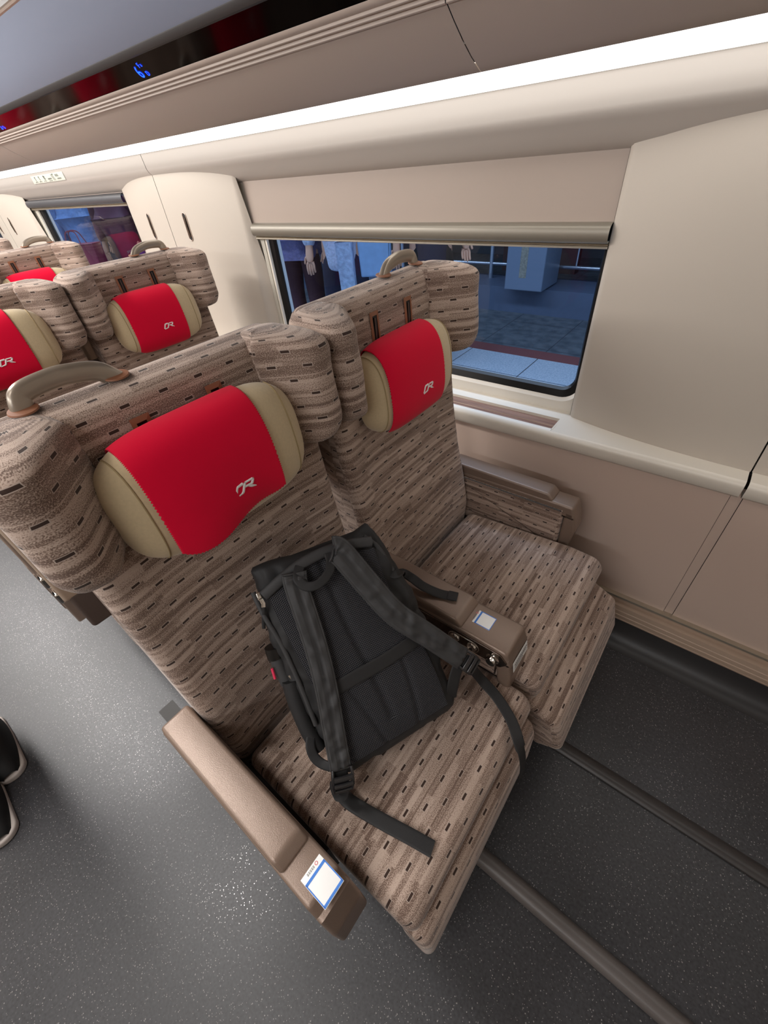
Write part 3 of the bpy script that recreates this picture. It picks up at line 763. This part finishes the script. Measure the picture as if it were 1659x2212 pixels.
# sill rail with walnut inlay under each window
sp = [(1.150, .652), (1.112, .655), (1.103, .664), (1.100, .690), (1.104, .700), (1.112, .7035)]
for k, (a, b) in enumerate(zip(xs, xs[1:])):
    sl = strip('window_sill', sp, b+.003, a-.003, M['sill'], WR, True, 50)
    mid = [w for w in WC if b < w < a]
    lo, hi = b+.003, a-.003
    if mid:
        i0, i1 = mid[0]-.628, mid[0]+.620
        V = []; F = []
        def top(x0, x1, y0, y1):
            n = len(V); V.extend([(x0, y0, .7035), (x1, y0, .7035), (x1, y1, .7060), (x0, y1, .7060)]); F.append((n, n+1, n+2, n+3))
        top(lo, i0, 1.112, 1.30); top(i1, hi, 1.112, 1.30); top(i0, i1, 1.112, 1.121); top(i0, i1, 1.188, 1.30)
        mk('sill_top', V, F, M['sill'], WR, False)
        r = strip('inlay_recess', [(1.121, .7037), (1.1225, .699), (1.126, .6965)], i0, i1, M['sill'], WR)
        strip('inlay_recess', [(1.188, .7055), (1.187, .690), (1.184, .6965)], i0, i1, M['sill'], WR)
        box('inlay_recess', (i1-.001, 1.121, .696), (i1+.004, 1.188, .7045), M['sill'], WR); box('inlay_recess', (i0-.004, 1.121, .696), (i0+.001, 1.188, .7045), M['sill'], WR)
        mk('wood_inlay', [(i0, 1.121, .6968), (i1, 1.121, .6968), (i1, 1.188, .6968), (i0, 1.188, .6968)], [(0, 1, 2, 3)], M['wood'], WR, False)
    else:
        mk('sill_top', [(lo, 1.112, .7035), (hi, 1.112, .7035), (hi, 1.30, .706), (lo, 1.30, .706)], [(0, 1, 2, 3)], M['sill'], WR, False)
# bulged pillar panels, split at a seam
def pil_y(x, xc, hw, z):
    t = max(-1, min(1, (x-xc)/hw)); e = abs(t)
    b = max(0, 1-e**2.6); base = 1.219-.052*b
    base -= .012*math.exp(-((z-.70)/.05)**2)*b
    return base
for k, pc in enumerate(PC):
    hw = .452 if k == 0 else .487; sm = SEAMX[k]; hx = [pc-hw, sm-.0016, sm+.0016, pc+hw]
    if k == 0: pc = .22+.0; hx = [-.309, sm-.0016, sm+.0016, .742]; hw = .522
    else: hx = [pc-.507, sm-.0016, sm+.0016, pc+.437]; hw = .507
    for (a, b, edge) in ((hx[0], hx[1], -1), (hx[2], hx[3], 1)):
        def f(i, j, a=a, b=b, edge=edge, pc=pc, hw=hw, k=k):
            tt = i
            # extra samples rolled back at the free edge
            x = a+(b-a)*i
            z = .704+(1.385-.704)*j
            if edge > 0 and k > 0: x += .095*(1.32-z)*i
            c = pc
            y = pil_y(x, c, max(abs(hx[0]-c), abs(hx[3]-c)), z)
            d = (x-a) if edge < 0 else (b-x)
            if d < .008: y += (.008-d)*.8
            return (x, y, z)
        p = grid('pillar_panel', 60, 20, f, M['pillar'], WR)
        # return face at the free edge
        ex = a if edge < 0 else b
        yv = f(0 if edge < 0 else 1, .5)[1]
        e0, e1 = f(0 if edge < 0 else 1, 0)[0], f(0 if edge < 0 else 1, 1)[0]
        mk('pillar_edge', [(e0, yv-.001, .704), (e0, yv+.06, .704), (e1, yv+.06, 1.385), (e1, yv-.001, 1.385)], [(0, 1, 2, 3)], M['dark'], WR, False)
        if k > 0:
            hk = [-2.338, -2.013]; xx = hk[0] if edge < 0 else hk[1]; xx += -MOD*(k-1)
            yy = pil_y(xx, pc, hw, 1.19)
            pts = rpoly([(xx-.0125, 1.136, .012), (xx+.0125, 1.136, .012), (xx+.0125, 1.236, .012), (xx-.0125, 1.236, .012)], 8)
            ring = [(q.x, pil_y(q.x, pc, hw, q.y)-.001, q.y) for q in pts]
            tube('hook_rim', ring, .0022, .0022, M['trim'], p, up=(0, 1, 0), n=8, closed=True)
            mk('hook_recess', [(q.x, pil_y(q.x, pc, hw, q.y)-.0012, q.y) for q in pts], [tuple(range(len(pts)))], M['dark'], p, False)
            tube('coat_hook', [(xx+.002, yy-.003, 1.222), (xx+.002, yy-.006, 1.19), (xx+.002, yy-.003, 1.15)], .005, .003, M['plate'], p, up=(0, 1, 0), n=10)
    box('panel_gap', (sm-.004, 1.20, .70), (sm+.004, 1.205, 1.39), M['dark'], WR)
# ledge and cover above the windows
cov = [(1.235, 1.318), (1.222, 1.324), (1.205, 1.335), (1.188, 1.350), (1.166, 1.368), (1.156, 1.378), (1.152, 1.388), (1.150, 1.41), (1.147, 1.44), (1.142, 1.47), (1.135, 1.50), (1.13, 1.53)]
cxs = [X1, SEAMX[1], SEAMX[3], X0]
for a, b in zip(cxs, cxs[1:]): strip('cover_panel', cov, b+.0015, a-.0015, M['cove'], WR, True, 60)
box('panel_gap', (SEAMX[1]-.01, 1.17, 1.36), (SEAMX[1]+.01, 1.175, 1.53), M['cove'], WR)
# pictogram label on the cover
lb = empty('pictogram_label', (0, 0, 0), WR)
def cy(z): return 1.1515-.0015 if z < 1.42 else 1.149-.0012
L0, L1 = -3.46, -3.00
mk('label_plate', [(x, 1.1505-(z-1.39)*.08-.0012, z) for x, z in ((L0, 1.390), (L1, 1.390), (L1, 1.424), (L0, 1.424))], [(0, 1, 2, 3)], simple('pale_label', '#e6e4d6', .5), lb, False)
V, F = [], []
def mark(x, z, w, h, sl=0):
    b = len(V); V.extend([(x+p, 1.1505-(zz-1.39)*.08-.0018, zz) for p, zz in ((0, z), (w, z), (w+sl, z+h), (sl, z+h))]); F.append((b, b+1, b+2, b+3))
for x0 in (-3.42, -3.36, -3.29):
    mark(x0+.018, 1.402, .008, .016, -.012); mark(x0+.008, 1.415, .014, .004)
    for q in range(3): mark(x0+q*.012, 1.394+.002*(q % 2), .009, .0035)
mark(-3.262, 1.402, .007, .015, -.010); mark(-3.278, 1.414, .02, .003)
for q in range(4): mark(-3.222+q*.013, 1.400, .010, .006)
for q in range(4): mark(-3.216+q*.012, 1.393, .008, .003)
mark(-3.145, 1.394, .006, .026, -.022); mark(-3.130, 1.394, .006, .026, -.022); mark(-3.152, 1.417, .022, .004)
for q in range(3): mark(-3.105+q*.014, 1.408, .009, .010, -.006)
for q in range(4): mark(-3.095+q*.013, 1.397, .010, .005)
mk('label_marks', V, F, M['inkg'], lb, False)

# ------------------------------------------------------------------ windows and blinds
def window(n, wc, zt):
    W = empty('window_%d' % n, (0, 0, 0)); struct(W)
    hw, zb = .622, .765; yg = 1.262
    # white frame with rounded opening
    def ringpts(h, z0, z1, r): return rpoly([(wc-h, z0, r), (wc+h, z0, r), (wc+h, z1, r), (wc-h, z1, r)], 8)
    def ring(name, a, ya, b, yb, mat):
        n_ = len(a); V = [(p.x, ya, p.y) for p in a]+[(p.x, yb, p.y) for p in b]
        return mk(name, V, [(i, (i+1) % n_, n_+(i+1) % n_, n_+i) for i in range(n_)], mat, W)
    A = ringpts(.75, .66, 1.36, .06); B = ringpts(hw+.030, zb-.030, 1.33, .066); C = ringpts(hw+.020, zb-.020, 1.32, .056); D = ringpts(hw+.002, zb, 1.31, .040); E = ringpts(hw-.004, zb+.006, 1.305, .036)
    ring('window_frame', A, 1.236, B, 1.238, M['sill']); ring('window_frame', B, 1.238, C, 1.246, M['sill'])
    ring('gasket', C, 1.246, D, 1.252, M['gasket']); ring('gasket', D, 1.252, E, 1.264, M['gasket'])
    g = mk('glass', [(p.x, yg, p.y) for p in D], [tuple(range(len(D)))], M['glass'], W, False)
    # guide rails of the blind
    for s in (-1,):
        xx = wc+s*.662
        box('blind_rail', (xx-.012, 1.2325, .72), (xx+.008, 1.240, 1.34), M['rail'], W)
        box('blind_rail', (xx+.012, 1.2335, .72), (xx+.022, 1.242, 1.34), M['sill'], W)
    return W
W1 = window(1, WC[0], 1.14); W2 = window(2, WC[1], 1.26); W3 = window(3, WC[2], 1.26)
def blind(wc, zb, label):
    e = empty('window_blind', (wc, 0, 0)); tag(e, label, 'blind', 'roller blinds'); h = .702; hr = .636 if wc > -1 else .655
    if zb < 1.2: strip('blind_sheet', [(1.231, 1.330), (1.230, zb+.048)], -h, hr, M['blind'], e, False)
    else: strip('blind_sheet', [(1.231, 1.335), (1.230, zb+.048)], -h, hr, M['blind'], e, False)
    cz = zb+.032
    pts = [(1.228, zb+.050), (1.216, zb+.0495), (1.209, zb+.046)]+[(1.2145-.0105*math.sin(t)-.003, cz-.004+.019*math.cos(t)) for t in [PI*k/10 for k in range(2, 11)]]+[(1.228, zb+.012)]
    strip('bottom_rail', pts, -h+(.018 if wc > -1 else 0), hr, M['roller' if wc > -1 else 'roller_reflect'], e, True, 50)  # far rails get a darkened grey that paints in their dark reflection
    strip('rail_lip', [(1.226, zb+.0125), (1.217, zb+.0125), (1.215, zb+.0095), (1.218, zb+.0075), (1.222, zb+.0070), (1.2185, zb+.0060), (1.2165, zb+.0045), (1.2185, zb+.003), (1.222, zb+.0027), (1.218, zb+.0018), (1.2165, zb-.0005), (1.2185, zb-.003), (1.230, zb-.004)], -h+(.018 if wc > -1 else 0), hr, M['alu'], e, True, 40)
    for c in COL.objects:
        if c.parent == e and c.name.startswith(('bottom', 'rail')): c.location.y = .003
    return e
blind(WC[0], 1.142, 'glossy beige roller blind pulled down over the top of the big window')
blind(WC[1], 1.268, 'rolled-up blind at the top of the small dark window behind the second row')
blind(WC[2], 1.268, 'raised blind beyond the far pillar, hidden at the left photo edge')
# outer skin of the carriage (keeps station light out)
OS = empty('wall_outer', (0, 0, 0)); struct(OS)
box('outer_skin', (X0, 1.285, -.4), (X1, 1.30, .755), M['body'], OS); box('outer_skin', (X0, 1.285, 1.33), (X1, 1.30, 2.4), M['body'], OS)
ex = [X1]+[c for w in WC for c in (w+.64, w-.64)]+[X0]
for a, b in zip(ex[::2], ex[1::2]): box('outer_skin', (b, 1.285, .755), (a, 1.30, 1.33), M['body'], OS)

# ------------------------------------------------------------------ luggage rack, light slit, ceiling
RK = empty('luggage_rack', (0, 0, 0)); tag(RK, 'long beige overhead luggage rack above the windows with a black glass front edge', 'luggage rack')
und = [(1.03, 1.470), (1.016, 1.455), (1.010, 1.4545), (.990, 1.464), (.972, 1.4725), (.940, 1.491), (.910, 1.511), (.886, 1.5285)]
rib = []
for k in range(3):
    y = .886-k*.0075; z = 1.5285+k*.0060
    rib += [(y, z), (y-.0008, z-.0022), (y-.0030, z-.0010), (y-.0034, z+.0030)]
und += rib+[(.862, 1.5455), (.858, 1.549), (.857, 1.552)]
rx = [X1, -.55, -.55-MOD, -.55-2*MOD, X0]
for a, b in zip(rx, rx[1:]): strip('rack_underside', und, b+.001, a-.001, M['soffit'], RK, True, 45)
for a in rx[1:-1]: box('rack_joint', (a-.004, .88, 1.60), (a+.004, .99, 1.605), M['dark'], RK)
strip('front_glass', [(.859, 1.5515), (.818, 1.5865)], X0, X1, M['fascia'], RK, False)
strip('front_frame', [(.819, 1.585), (.813, 1.586), (.806, 1.5965), (.806, 1.600)], X0, X1, M['frame'], RK)
strip('rack_front', [(.806, 1.599), (.79, 1.612), (.76, 1.642), (.728, 1.686), (.711, 1.709)], X0, X1, M['ceil'], RK)
strip('rack_rim', [(.711, 1.709), (.708, 1.711), (.7065, 1.715), (.714, 1.722), (.80, 1.73)], X0, X1, M['trim'], RK)
box('rack_back', (X0, .86, 1.62), (X1, 1.30, 1.64), M['soffit'], RK)
# blue seat numbers behind the front glass
def text_mesh(body, size):
    c = bpy.data.curves.new('t', 'FONT'); c.body = body; c.size = size; c.resolution_u = 3; c.offset = .0
    o = bpy.data.objects.new('t', c); COL.objects.link(o); dg = bpy.context.evaluated_depsgraph_get(); me = bpy.data.meshes.new_from_object(o.evaluated_get(dg)); bpy.data.objects.remove(o); return me
fu = Vector((0, .859-.818, 1.5515-1.5865)).normalized()      # down the glass
fn = Vector((0, -.65, -.76)).normalized()
def digit(body, size, x, s, par):
    me = text_mesh(body, size); me.materials.append(M['cyan'])
    o = bpy.data.objects.new('seat_number', me); COL.objects.link(o); o.parent = par
    p = Vector((x, .859, 1.5515))-fu*s+fn*.0012
    mx = Matrix.Identity(4); X = Vector((1, 0, 0)); Y = -fu; Z = fn
    for i in range(3): mx[i][0] = X[i]; mx[i][1] = Y[i]; mx[i][2] = Z[i]; mx[i][3] = p[i]
    o.matrix_local = mx
    return o
for k, d in enumerate(('6', '5')):
    x = -1.455-PITCH*k
    digit(d, .040, x, .0085, RK); digit('F', .016, x+.030, .030, RK); digit('a', .012, x+.042, .031, RK); digit('D', .016, x+.033, .0085, RK)
# LED slit
LD = empty('light_strip', (0, 0, 0)); tag(LD, 'long glowing white light strip in the slit between rack and wall cover', 'light')
strip('led_diffuser', [(1.050, 1.4745), (1.125, 1.492)], X0, X1, M['led'], LD, False)
strip('glow_band', [(1.1455, 1.4365), (1.140, 1.442), (1.137, 1.455), (1.136, 1.470)], X0, X1, M['lens'], LD)  # emissive band added on the cover face; paints the white glow there
strip('led_housing', [(1.016, 1.470), (1.04, 1.50), (1.13, 1.51)], X0, X1, M['sill'], LD, False)
# ceiling, far side wall and ends close the room
CE = box('ceiling', (X0, -1.75, 2.18), (X1, 1.30, 2.22), M['wallx']); struct(CE)
cp = box('trim_3', (X0, .45, 2.02), (X1, .72, 2.06), M['olive']); struct(cp)
w = box('wall_left', (X0, -1.79, -.03), (X1, -1.75, 2.22), M['wallx']); struct(w)
w = box('wall_back', (X0-.04, -1.79, -.03), (X0, 1.30, 2.22), M['wallx']); struct(w)
w = box('wall_front', (X1, -1.79, -.03), (X1+.04, 1.30, 2.22), M['wallx']); struct(w)

# ------------------------------------------------------------------ people
def skin_mesh(name, verts, edges, radii, mat, parent, root=0, sub=2):
    me = bpy.data.meshes.new(name); me.from_pydata([Vector(v) for v in verts], edges, []); me.materials.append(mat)
    o = bpy.data.objects.new(name, me); COL.objects.link(o); o.parent = parent
    sk = o.modifiers.new('skin', 'SKIN'); sk.use_smooth_shade = True
    for i, r in enumerate(radii):
        s = me.skin_vertices[0].data[i]; s.radius = r if isinstance(r, tuple) else (r, r); s.use_root = (i == root)
    if sub: ss = o.modifiers.new('sub', 'SUBSURF'); ss.levels = sub; ss.render_levels = sub
    return o

def blob(name, c, r, mat, parent, nu=20, nv=14, fn=None):
    V, F = [], []
    for i in range(nv+1):
        p = PI*i/nv
        for j in range(nu):
            a = 2*PI*j/nu; q = Vector((math.sin(p)*math.cos(a), math.sin(p)*math.sin(a), math.cos(p)))
            k = fn(q) if fn else 1
            V.append(Vector(c)+Vector((q.x*r[0], q.y*r[1], q.z*r[2]))*k)
    for i in range(nv):
        for j in range(nu): F.append((i*nu+j, i*nu+(j+1) % nu, (i+1)*nu+(j+1) % nu, (i+1)*nu+j))
    return mk(name, V, F, mat, parent)

def hand_chain(V, E, R, wi, d, side, sc=1.0):
    """palm and five fingers from wrist vertex wi, pointing along d"""
    d = Vector(d).normalized(); s = d.cross(Vector((0, 0, 1)));
    if s.length < .1: s = Vector((1, 0, 0))*side
    s = s.normalized()*side; up = s.cross(d)
    W = Vector(V[wi]); p = W+d*.045*sc; V.append(p); E.append((wi, len(V)-1)); R.append((.030*sc, .014*sc)); pi_ = len(V)-1
    for k, (o, l) in enumerate(((-.027, .066), (-.009, .075), (.009, .070), (.026, .055))):
        b = W+d*.085*sc+s*o*sc; V.append(b); E.append((pi_, len(V)-1)); R.append(.0095*sc); i0 = len(V)-1
        m = b+d*l*.5*sc+up*.006; V.append(m); E.append((i0, len(V)-1)); R.append(.0088*sc)
        q = m+d*l*.42*sc+up*.020; V.append(q); E.append((len(V)-2, len(V)-1)); R.append(.0075*sc)
    b = W+d*.035*sc-s*.035*sc; V.append(b); E.append((pi_, len(V)-1)); R.append(.010*sc)
    q = b+d*.045*sc-s*.012*sc+up*.012; V.append(q); E.append((len(V)-2, len(V)-1)); R.append(.0085*sc)

def person(label, loc, rot, mats, stride=.0, gap=1.0, arms='down', coat=.0, ht=1.70, group=None, puff_=0, z0=0):
    """standing figure facing +x in its own frame. coat: length of the jacket below the hip"""
    k = ht/1.70
    P = empty('person', loc); P.rotation_euler = (0, 0, rot); tag(P, label, 'person', group)
    hip, sh, nk = .88*k, 1.38*k, 1.46*k
    V = [(0, 0, hip), (0.01, 0, 1.08*k), (0.015, 0, 1.28*k), (0, 0, nk), (.02, 0, 1.53*k)]; E = [(0, 1), (1, 2), (2, 3), (3, 4)]; R = [(.13*k, .10*k), (.12*k, .09*k), (.14*k, .10*k), .052*k, .055*k]
    armp = {}
    for s in (-1, 1):
        if arms == 'down' or (arms == 'hold' and s < 0): el = (-.04, s*.25, 1.10*k); wr = (.03, s*.25, .87*k)
        else: el = (.02, s*.25, 1.10*k); wr = (.24, s*.14, 1.06*k)
        b = len(V); V += [(0, s*.17*k, sh), el, wr]; E += [(2, b), (b, b+1), (b+1, b+2)]; R += [.055*k, .042*k, .028*k]
        d = Vector(wr)-Vector(el); hand_chain(V, E, R, len(V)-1, d, s, k); armp[s] = ((0, s*.17*k, sh), el, wr)
    leg = {}
    for s in (-1, 1):
        dx = stride*(-s); kn = (.03+dx*.5, s*.10*gap, .48*k); an = (dx-.02, s*.09*gap, .09*k); b = len(V)
        V += [(0, s*.09, .82*k), kn, an, (dx+.10, s*.095*gap, .045)]; E += [(0, b), (b, b+1), (b+1, b+2), (b+2, b+3)]; R += [.085*k, .058*k, .040*k, .035*k]; leg[s] = ((0, s*.09, .86*k), kn, an)
    skin_mesh('body', V, E, R, mats['skin'], P)
    # head with face and hair
    hz = 1.61*k
    def hf(q):
        r = 1.0
        if q.x > .5 and abs(q.y) < .18 and -.25 < q.z < .1: r += .14*(1-abs(q.y)/.18)*(1-abs(q.z+.1)/.25)
        if q.z < -.4 and q.x < .2: r -= .12
        if q.x > .6 and .05 < q.z < .25 and .15 < abs(q.y) < .5: r -= .04
        return r
    hd = blob('head', (.03, 0, hz), (.098, .078, .122), mats['skin'], P, 28, 22, hf)
    for s in (-1, 1):
        blob('ear', (.015, s*.080, hz), (.018, .008, .030), mats['skin'], hd, 10, 8)
        blob('eye', (.118, s*.031, hz+.012), (.008, .013, .008), M['black'], hd, 10, 8)
    blob('mouth', (.119, 0, hz-.058), (.008, .022, .006), mats['lip'], hd, 10, 8)
    blob('hair', (.012, 0, hz+.030), (.108, .090, .112), M['hair'], P, 24, 18, lambda q: 1 if (q.x < .35 or q.z > .45) else .86)
    # trousers
    TV = [(0, 0, .93*k), (0, 0, .86*k)]; TE = [(0, 1)]; TR = [(.145*k, .115*k), (.15*k, .12*k)]
    for s in (-1, 1):
        a, b_, c = leg[s]; b = len(TV); TV += [a, b_, (c[0], c[1], .075)]; TE += [(1, b), (b, b+1), (b+1, b+2)]; TR += [.102*k, .080*k, .068*k]
    skin_mesh('trousers', TV, TE, TR, mats['trousers'], P)
    # jacket
    JV = [(0, 0, (.92-coat)*k), (0, 0, .95*k), (0.01, 0, 1.10*k), (.012, 0, 1.28*k), (0, 0, 1.45*k)]; JE = [(0, 1), (1, 2), (2, 3), (3, 4)]; g = puff_
    JR = [(.175*k+g, .145*k+g), (.17*k+g, .135*k+g), (.155*k+g, .12*k+g), (.165*k+g, .125*k+g), .072*k]
    for s in (-1, 1):
        a, b_, c = armp[s]; c = tuple(Vector(b_).lerp(Vector(c), .92)); b = len(JV); JV += [a, b_, c]; JE += [(3, b), (b, b+1), (b+1, b+2)]; JR += [.078*k+g*.5, .064*k+g*.5, .052*k+g*.4]
    skin_mesh('jacket', JV, JE, JR, mats['jacket'], P, root=1)
    # shoes
    for s in (-1, 1):
        dx = stride*(-s); y = s*.095*gap
        ol = rpoly([(dx-.085, y-.036, .03), (dx+.02, y-.042, .05), (dx+.185, y-.046, .045), (dx+.195, y+.036, .04), (dx+.02, y+.040, .05), (dx-.085, y+.036, .03)], 8)
        so = extr('shoe', ol, 0.0, .022, mats['sole'], P, r=.006, axis='z', d=.02); so['label'] = 'black shoe on a white sole'
        def uf(i, j, dx=dx, y=y):
            x = dx-.080+.263*i; e = max(0, 1-abs(2*i-1)**6)**.5; w_ = (.031+.0085*math.sin(PI*min(1, i*1.1)))*(.55+.45*e); h = (.085 if i < .45 else .085-.050*((i-.45)/.55))*(.4+.6*e)
            a = PI*j; return (x, y-.004*i+w_*math.cos(a)*1.06, .0205+h*abs(math.sin(a))**.7)
        grid('shoe_upper', 24, 16, uf, mats['shoe'], so)
    return P

BASE = dict(skin=M['skin'], lip=simple('lips', '#a86a62', .5), trousers=M['trous'], jacket=M['jack'], shoe=M['shoe'], sole=M['sole'])
person('person in black trousers and black white-soled shoes standing in the aisle', (-1.350, -.458, 0), 0, BASE, stride=.082, gap=.38, ht=1.72)
def ms(**k): d = dict(BASE); d.update(k); return d
fur = simple('white_fleece', '#b4bfd6', .95, nscale=60, namt=.2, bs=.5, bd=.01); puffb = simple('pale_blue_puffer', '#5d82b4', .5, nscale=22, namt=.15, bs=.6, bd=.02); navy = simple('navy_coat', '#141830', .85)
plum = simple('plum_jacket', '#4a1f36', .7, nscale=14, namt=.2); lilac = simple('lilac_puffer', '#5a5782', .45, nscale=26, namt=.25, bs=.7, bd=.02); denim = simple('blue_denim', '#2c3f78', .85)
GP = 'travellers on the platform'
person('traveller in a white fleece jacket holding bags outside the big window', (-2.50, 2.62, -.02), math.radians(-62), ms(jacket=fur, trousers=navy), arms='hold', coat=.19, group=GP)
person('traveller in a long dark coat outside the big window, behind the seat handle', (-1.98, 3.0, -.02), math.radians(-50), ms(jacket=navy), arms='down', coat=.42, group=GP)
person('traveller in a lilac puffer jacket at the left end of the big window', (-3.12, 2.75, -.02), math.radians(-70), ms(jacket=lilac, trousers=simple('wine_trousers', '#3a1822', .8)), arms='down', coat=.0, group=GP, puff_=.02)
person('traveller in a pale blue puffer jacket outside the small dark window', (-6.55, 2.45, -.02), math.radians(-40), ms(jacket=puffb, trousers=navy), arms='down', coat=.06, group=GP, puff_=.03)
person('traveller in a plum jacket outside the small dark window, nearest the pillar', (-5.55, 2.45, -.02), math.radians(-60), ms(jacket=plum, trousers=denim), arms='down', coat=.20, group=GP, puff_=.02)
person('traveller in a lilac jacket seen between two others outside the small dark window', (-6.0, 3.35, -.02), math.radians(-60), ms(jacket=lilac, trousers=navy), arms='down', coat=.05, group=GP, puff_=.02)
# carried bags
def carrier(label, c, w, d, h, mat, rot):
    e = empty('carrier_bag', c); e.rotation_euler = (0, 0, rot); tag(e, label, 'bag')
    V = []; n = 12
    extr('bag_body', rpoly([(-w/2, 0, .01), (w/2, 0, .01), (w/2*1.08, h, .004), (-w/2*1.08, h, .004)]), -d/2, d/2, mat, e, r=.01, d=.04)
    for s in (-1, 1): tube('bag_handle', catmull([(-w*.2, s*d*.3, h), (-w*.12, s*d*.15, h+.10), (w*.12, s*d*.15, h+.10), (w*.2, s*d*.3, h)], 6), .006, .002, mat, e, up=(0, 1, 0), n=8)
    return e
papr = simple('white_paper_bag', '#86a8d0', .5, nscale=20, namt=.1); plas = simple('clear_plastic_bag', '#9fb4d8', .25, nscale=30, namt=.3, bs=.8, bd=.01); maro = simple('maroon_bag', '#7a1f3c', .5)
carrier('pale square paper bag held up outside the big window', (-2.035, 2.43, .74), .20, .08, .26, papr, math.radians(30))
carrier('crinkled clear plastic bag hanging beside the pale paper bag', (-2.19, 2.31, .66), .10, .08, .30, plas, math.radians(30))
carrier('maroon shopping bag outside the small dark window', (-5.62, 1.98, .66), .42, .14, .26, maro, math.radians(30))
carrier('small pale blue bag low in the small dark window', (-5.25, 2.05, .46), .30, .12, .16, papr, math.radians(30))

# ------------------------------------------------------------------ platform
PX0, PX1 = -14, 5
PF = empty('platform', (0, 0, 0)); struct(PF, 'station platform of pale granite with a red line', 'platform')
box('granite_edge', (PX0, 1.42, -.30), (PX1, 3.39, -.02), GRAN, PF); box('red_line', (PX0, 3.39, -.30), (PX1, 3.55, -.018), REDL, PF); box('paving', (PX0, 3.55, -.30), (PX1, 4.47, -.02), TILE, PF)
box('kerb', (PX0, 4.47, -.30), (PX1, 4.95, .215), KERB, PF); box('backdrop_wall', (PX0, 7.2, -.3), (PX1, 7.4, 3.2), simple('station_wall', '#5b5f68', .8, nscale=2), PF); box('far_paving', (PX0, 4.95, -.30), (PX1, 7.2, -.02), TILE, PF)
box('canopy', (PX0, 1.7, 3.3), (PX1, 7.4, 3.4), simple('canopy_panel', '#8a919c', .7), PF)
RL = empty('platform_railing', (0, 0, 0)); tag(RL, 'steel tube railing along the far side of the platform', 'railing')
tube('rail', [(-12, 4.78, .355), (4, 4.78, .355)], .016, .016, RAIL, RL, n=12); tube('rail', [(-12, 4.78, .95), (4, 4.78, .95)], .022, .022, RAIL, RL, n=12)
for k in range(11): tube('railing_post', [(-8.36+k*1.2, 4.78, .21), (-8.36+k*1.2, 4.78, .96)], .024, .024, RAIL, RL, up=(0, 1, 0), n=12)
for k in range(36):
    if k % 4 == 0: continue
    tube('railing_bar', [(-8.36+k*.3, 4.78, .355), (-8.36+k*.3, 4.78, .95)], .010, .010, RAIL, RL, up=(0, 1, 0), n=8)
for k, (x, c) in enumerate(((-1.79, '#76879f'), (-4.9, '#5d6c84'))):
    e = empty('platform_cabinet', (x, 4.38, 0)); tag(e, ('pale metal box fixed to the platform railing, right half of the big window', 'pale metal box on the platform railing behind the travellers')[k], 'cabinet')
    rbox('cabinet_body', (-.19, -.06, .228), (.19, .34, 1.30), .01, simple('cabinet_grey', c, .4), e)
    box('cabinet_mark', (-.05, -.0612, .34), (.02, -.0605, .66), simple('faded_sticker', '#8f8f86', .7, nscale=60, namt=.3), e)
for k in range(6):
    e = box('notice_board', (-9.5+k*2.2, 6.2, -.02), (-8.5+k*2.2, 6.35, 1.9), simple('brown_panel', '#4a3436' if k % 2 else '#3c4648', .6)); tag(e, 'dark board standing beyond the platform railing', 'board', 'dark boards beyond the railing')

# ------------------------------------------------------------------ lights
def area(name, loc, rot, sx, sy, p, col, spread=PI):
    l = bpy.data.lights.new(name, 'AREA'); l.shape = 'RECTANGLE'; l.size = sx; l.size_y = sy; l.energy = p; l.color = col; l.spread = spread
    o = bpy.data.objects.new(name, l); o.location = loc; o.rotation_euler = rot; COL.objects.link(o); return o
area('ceiling_lamp', (-3.6, -.40, 2.16), (0, 0, 0), 3.4, .30, 112, (1, .968, .94))
area('ceiling_lamp', (-1.25, -.38, 2.16), (0, 0, 0), .30, .22, 6.5, (1, .97, .94), math.radians(100))
area('ceiling_lamp', (-.35, -.85, 2.16), (0, 0, 0), .6, .3, 4.0, (1, .96, .93), math.radians(110))
area('opposite_fill', (-3.5, -1.6, 1.85), (math.radians(95), 0, 0), 9, .10, 54, (.95, .97, 1))  # unseen fill light added to brighten the wall, rack front and seats
area('station_lamp', (-3, 2.1, 2.9), (0, 0, 0), 14, .5, 185, (.72, .85, 1))
W = bpy.data.worlds.new('world'); SC.world = W; W.use_nodes = True
W.node_tree.nodes['Background'].inputs[0].default_value = (.35, .45, .6, 1); W.node_tree.nodes['Background'].inputs[1].default_value = .1
SC.view_settings.view_transform = 'Standard'; SC.view_settings.look = 'None'; SC.view_settings.gamma = 1; SC.view_settings.exposure = .3; SC.view_settings.use_curve_mapping = False
SC.cycles.use_denoising = True
SC.cycles.max_bounces = 8
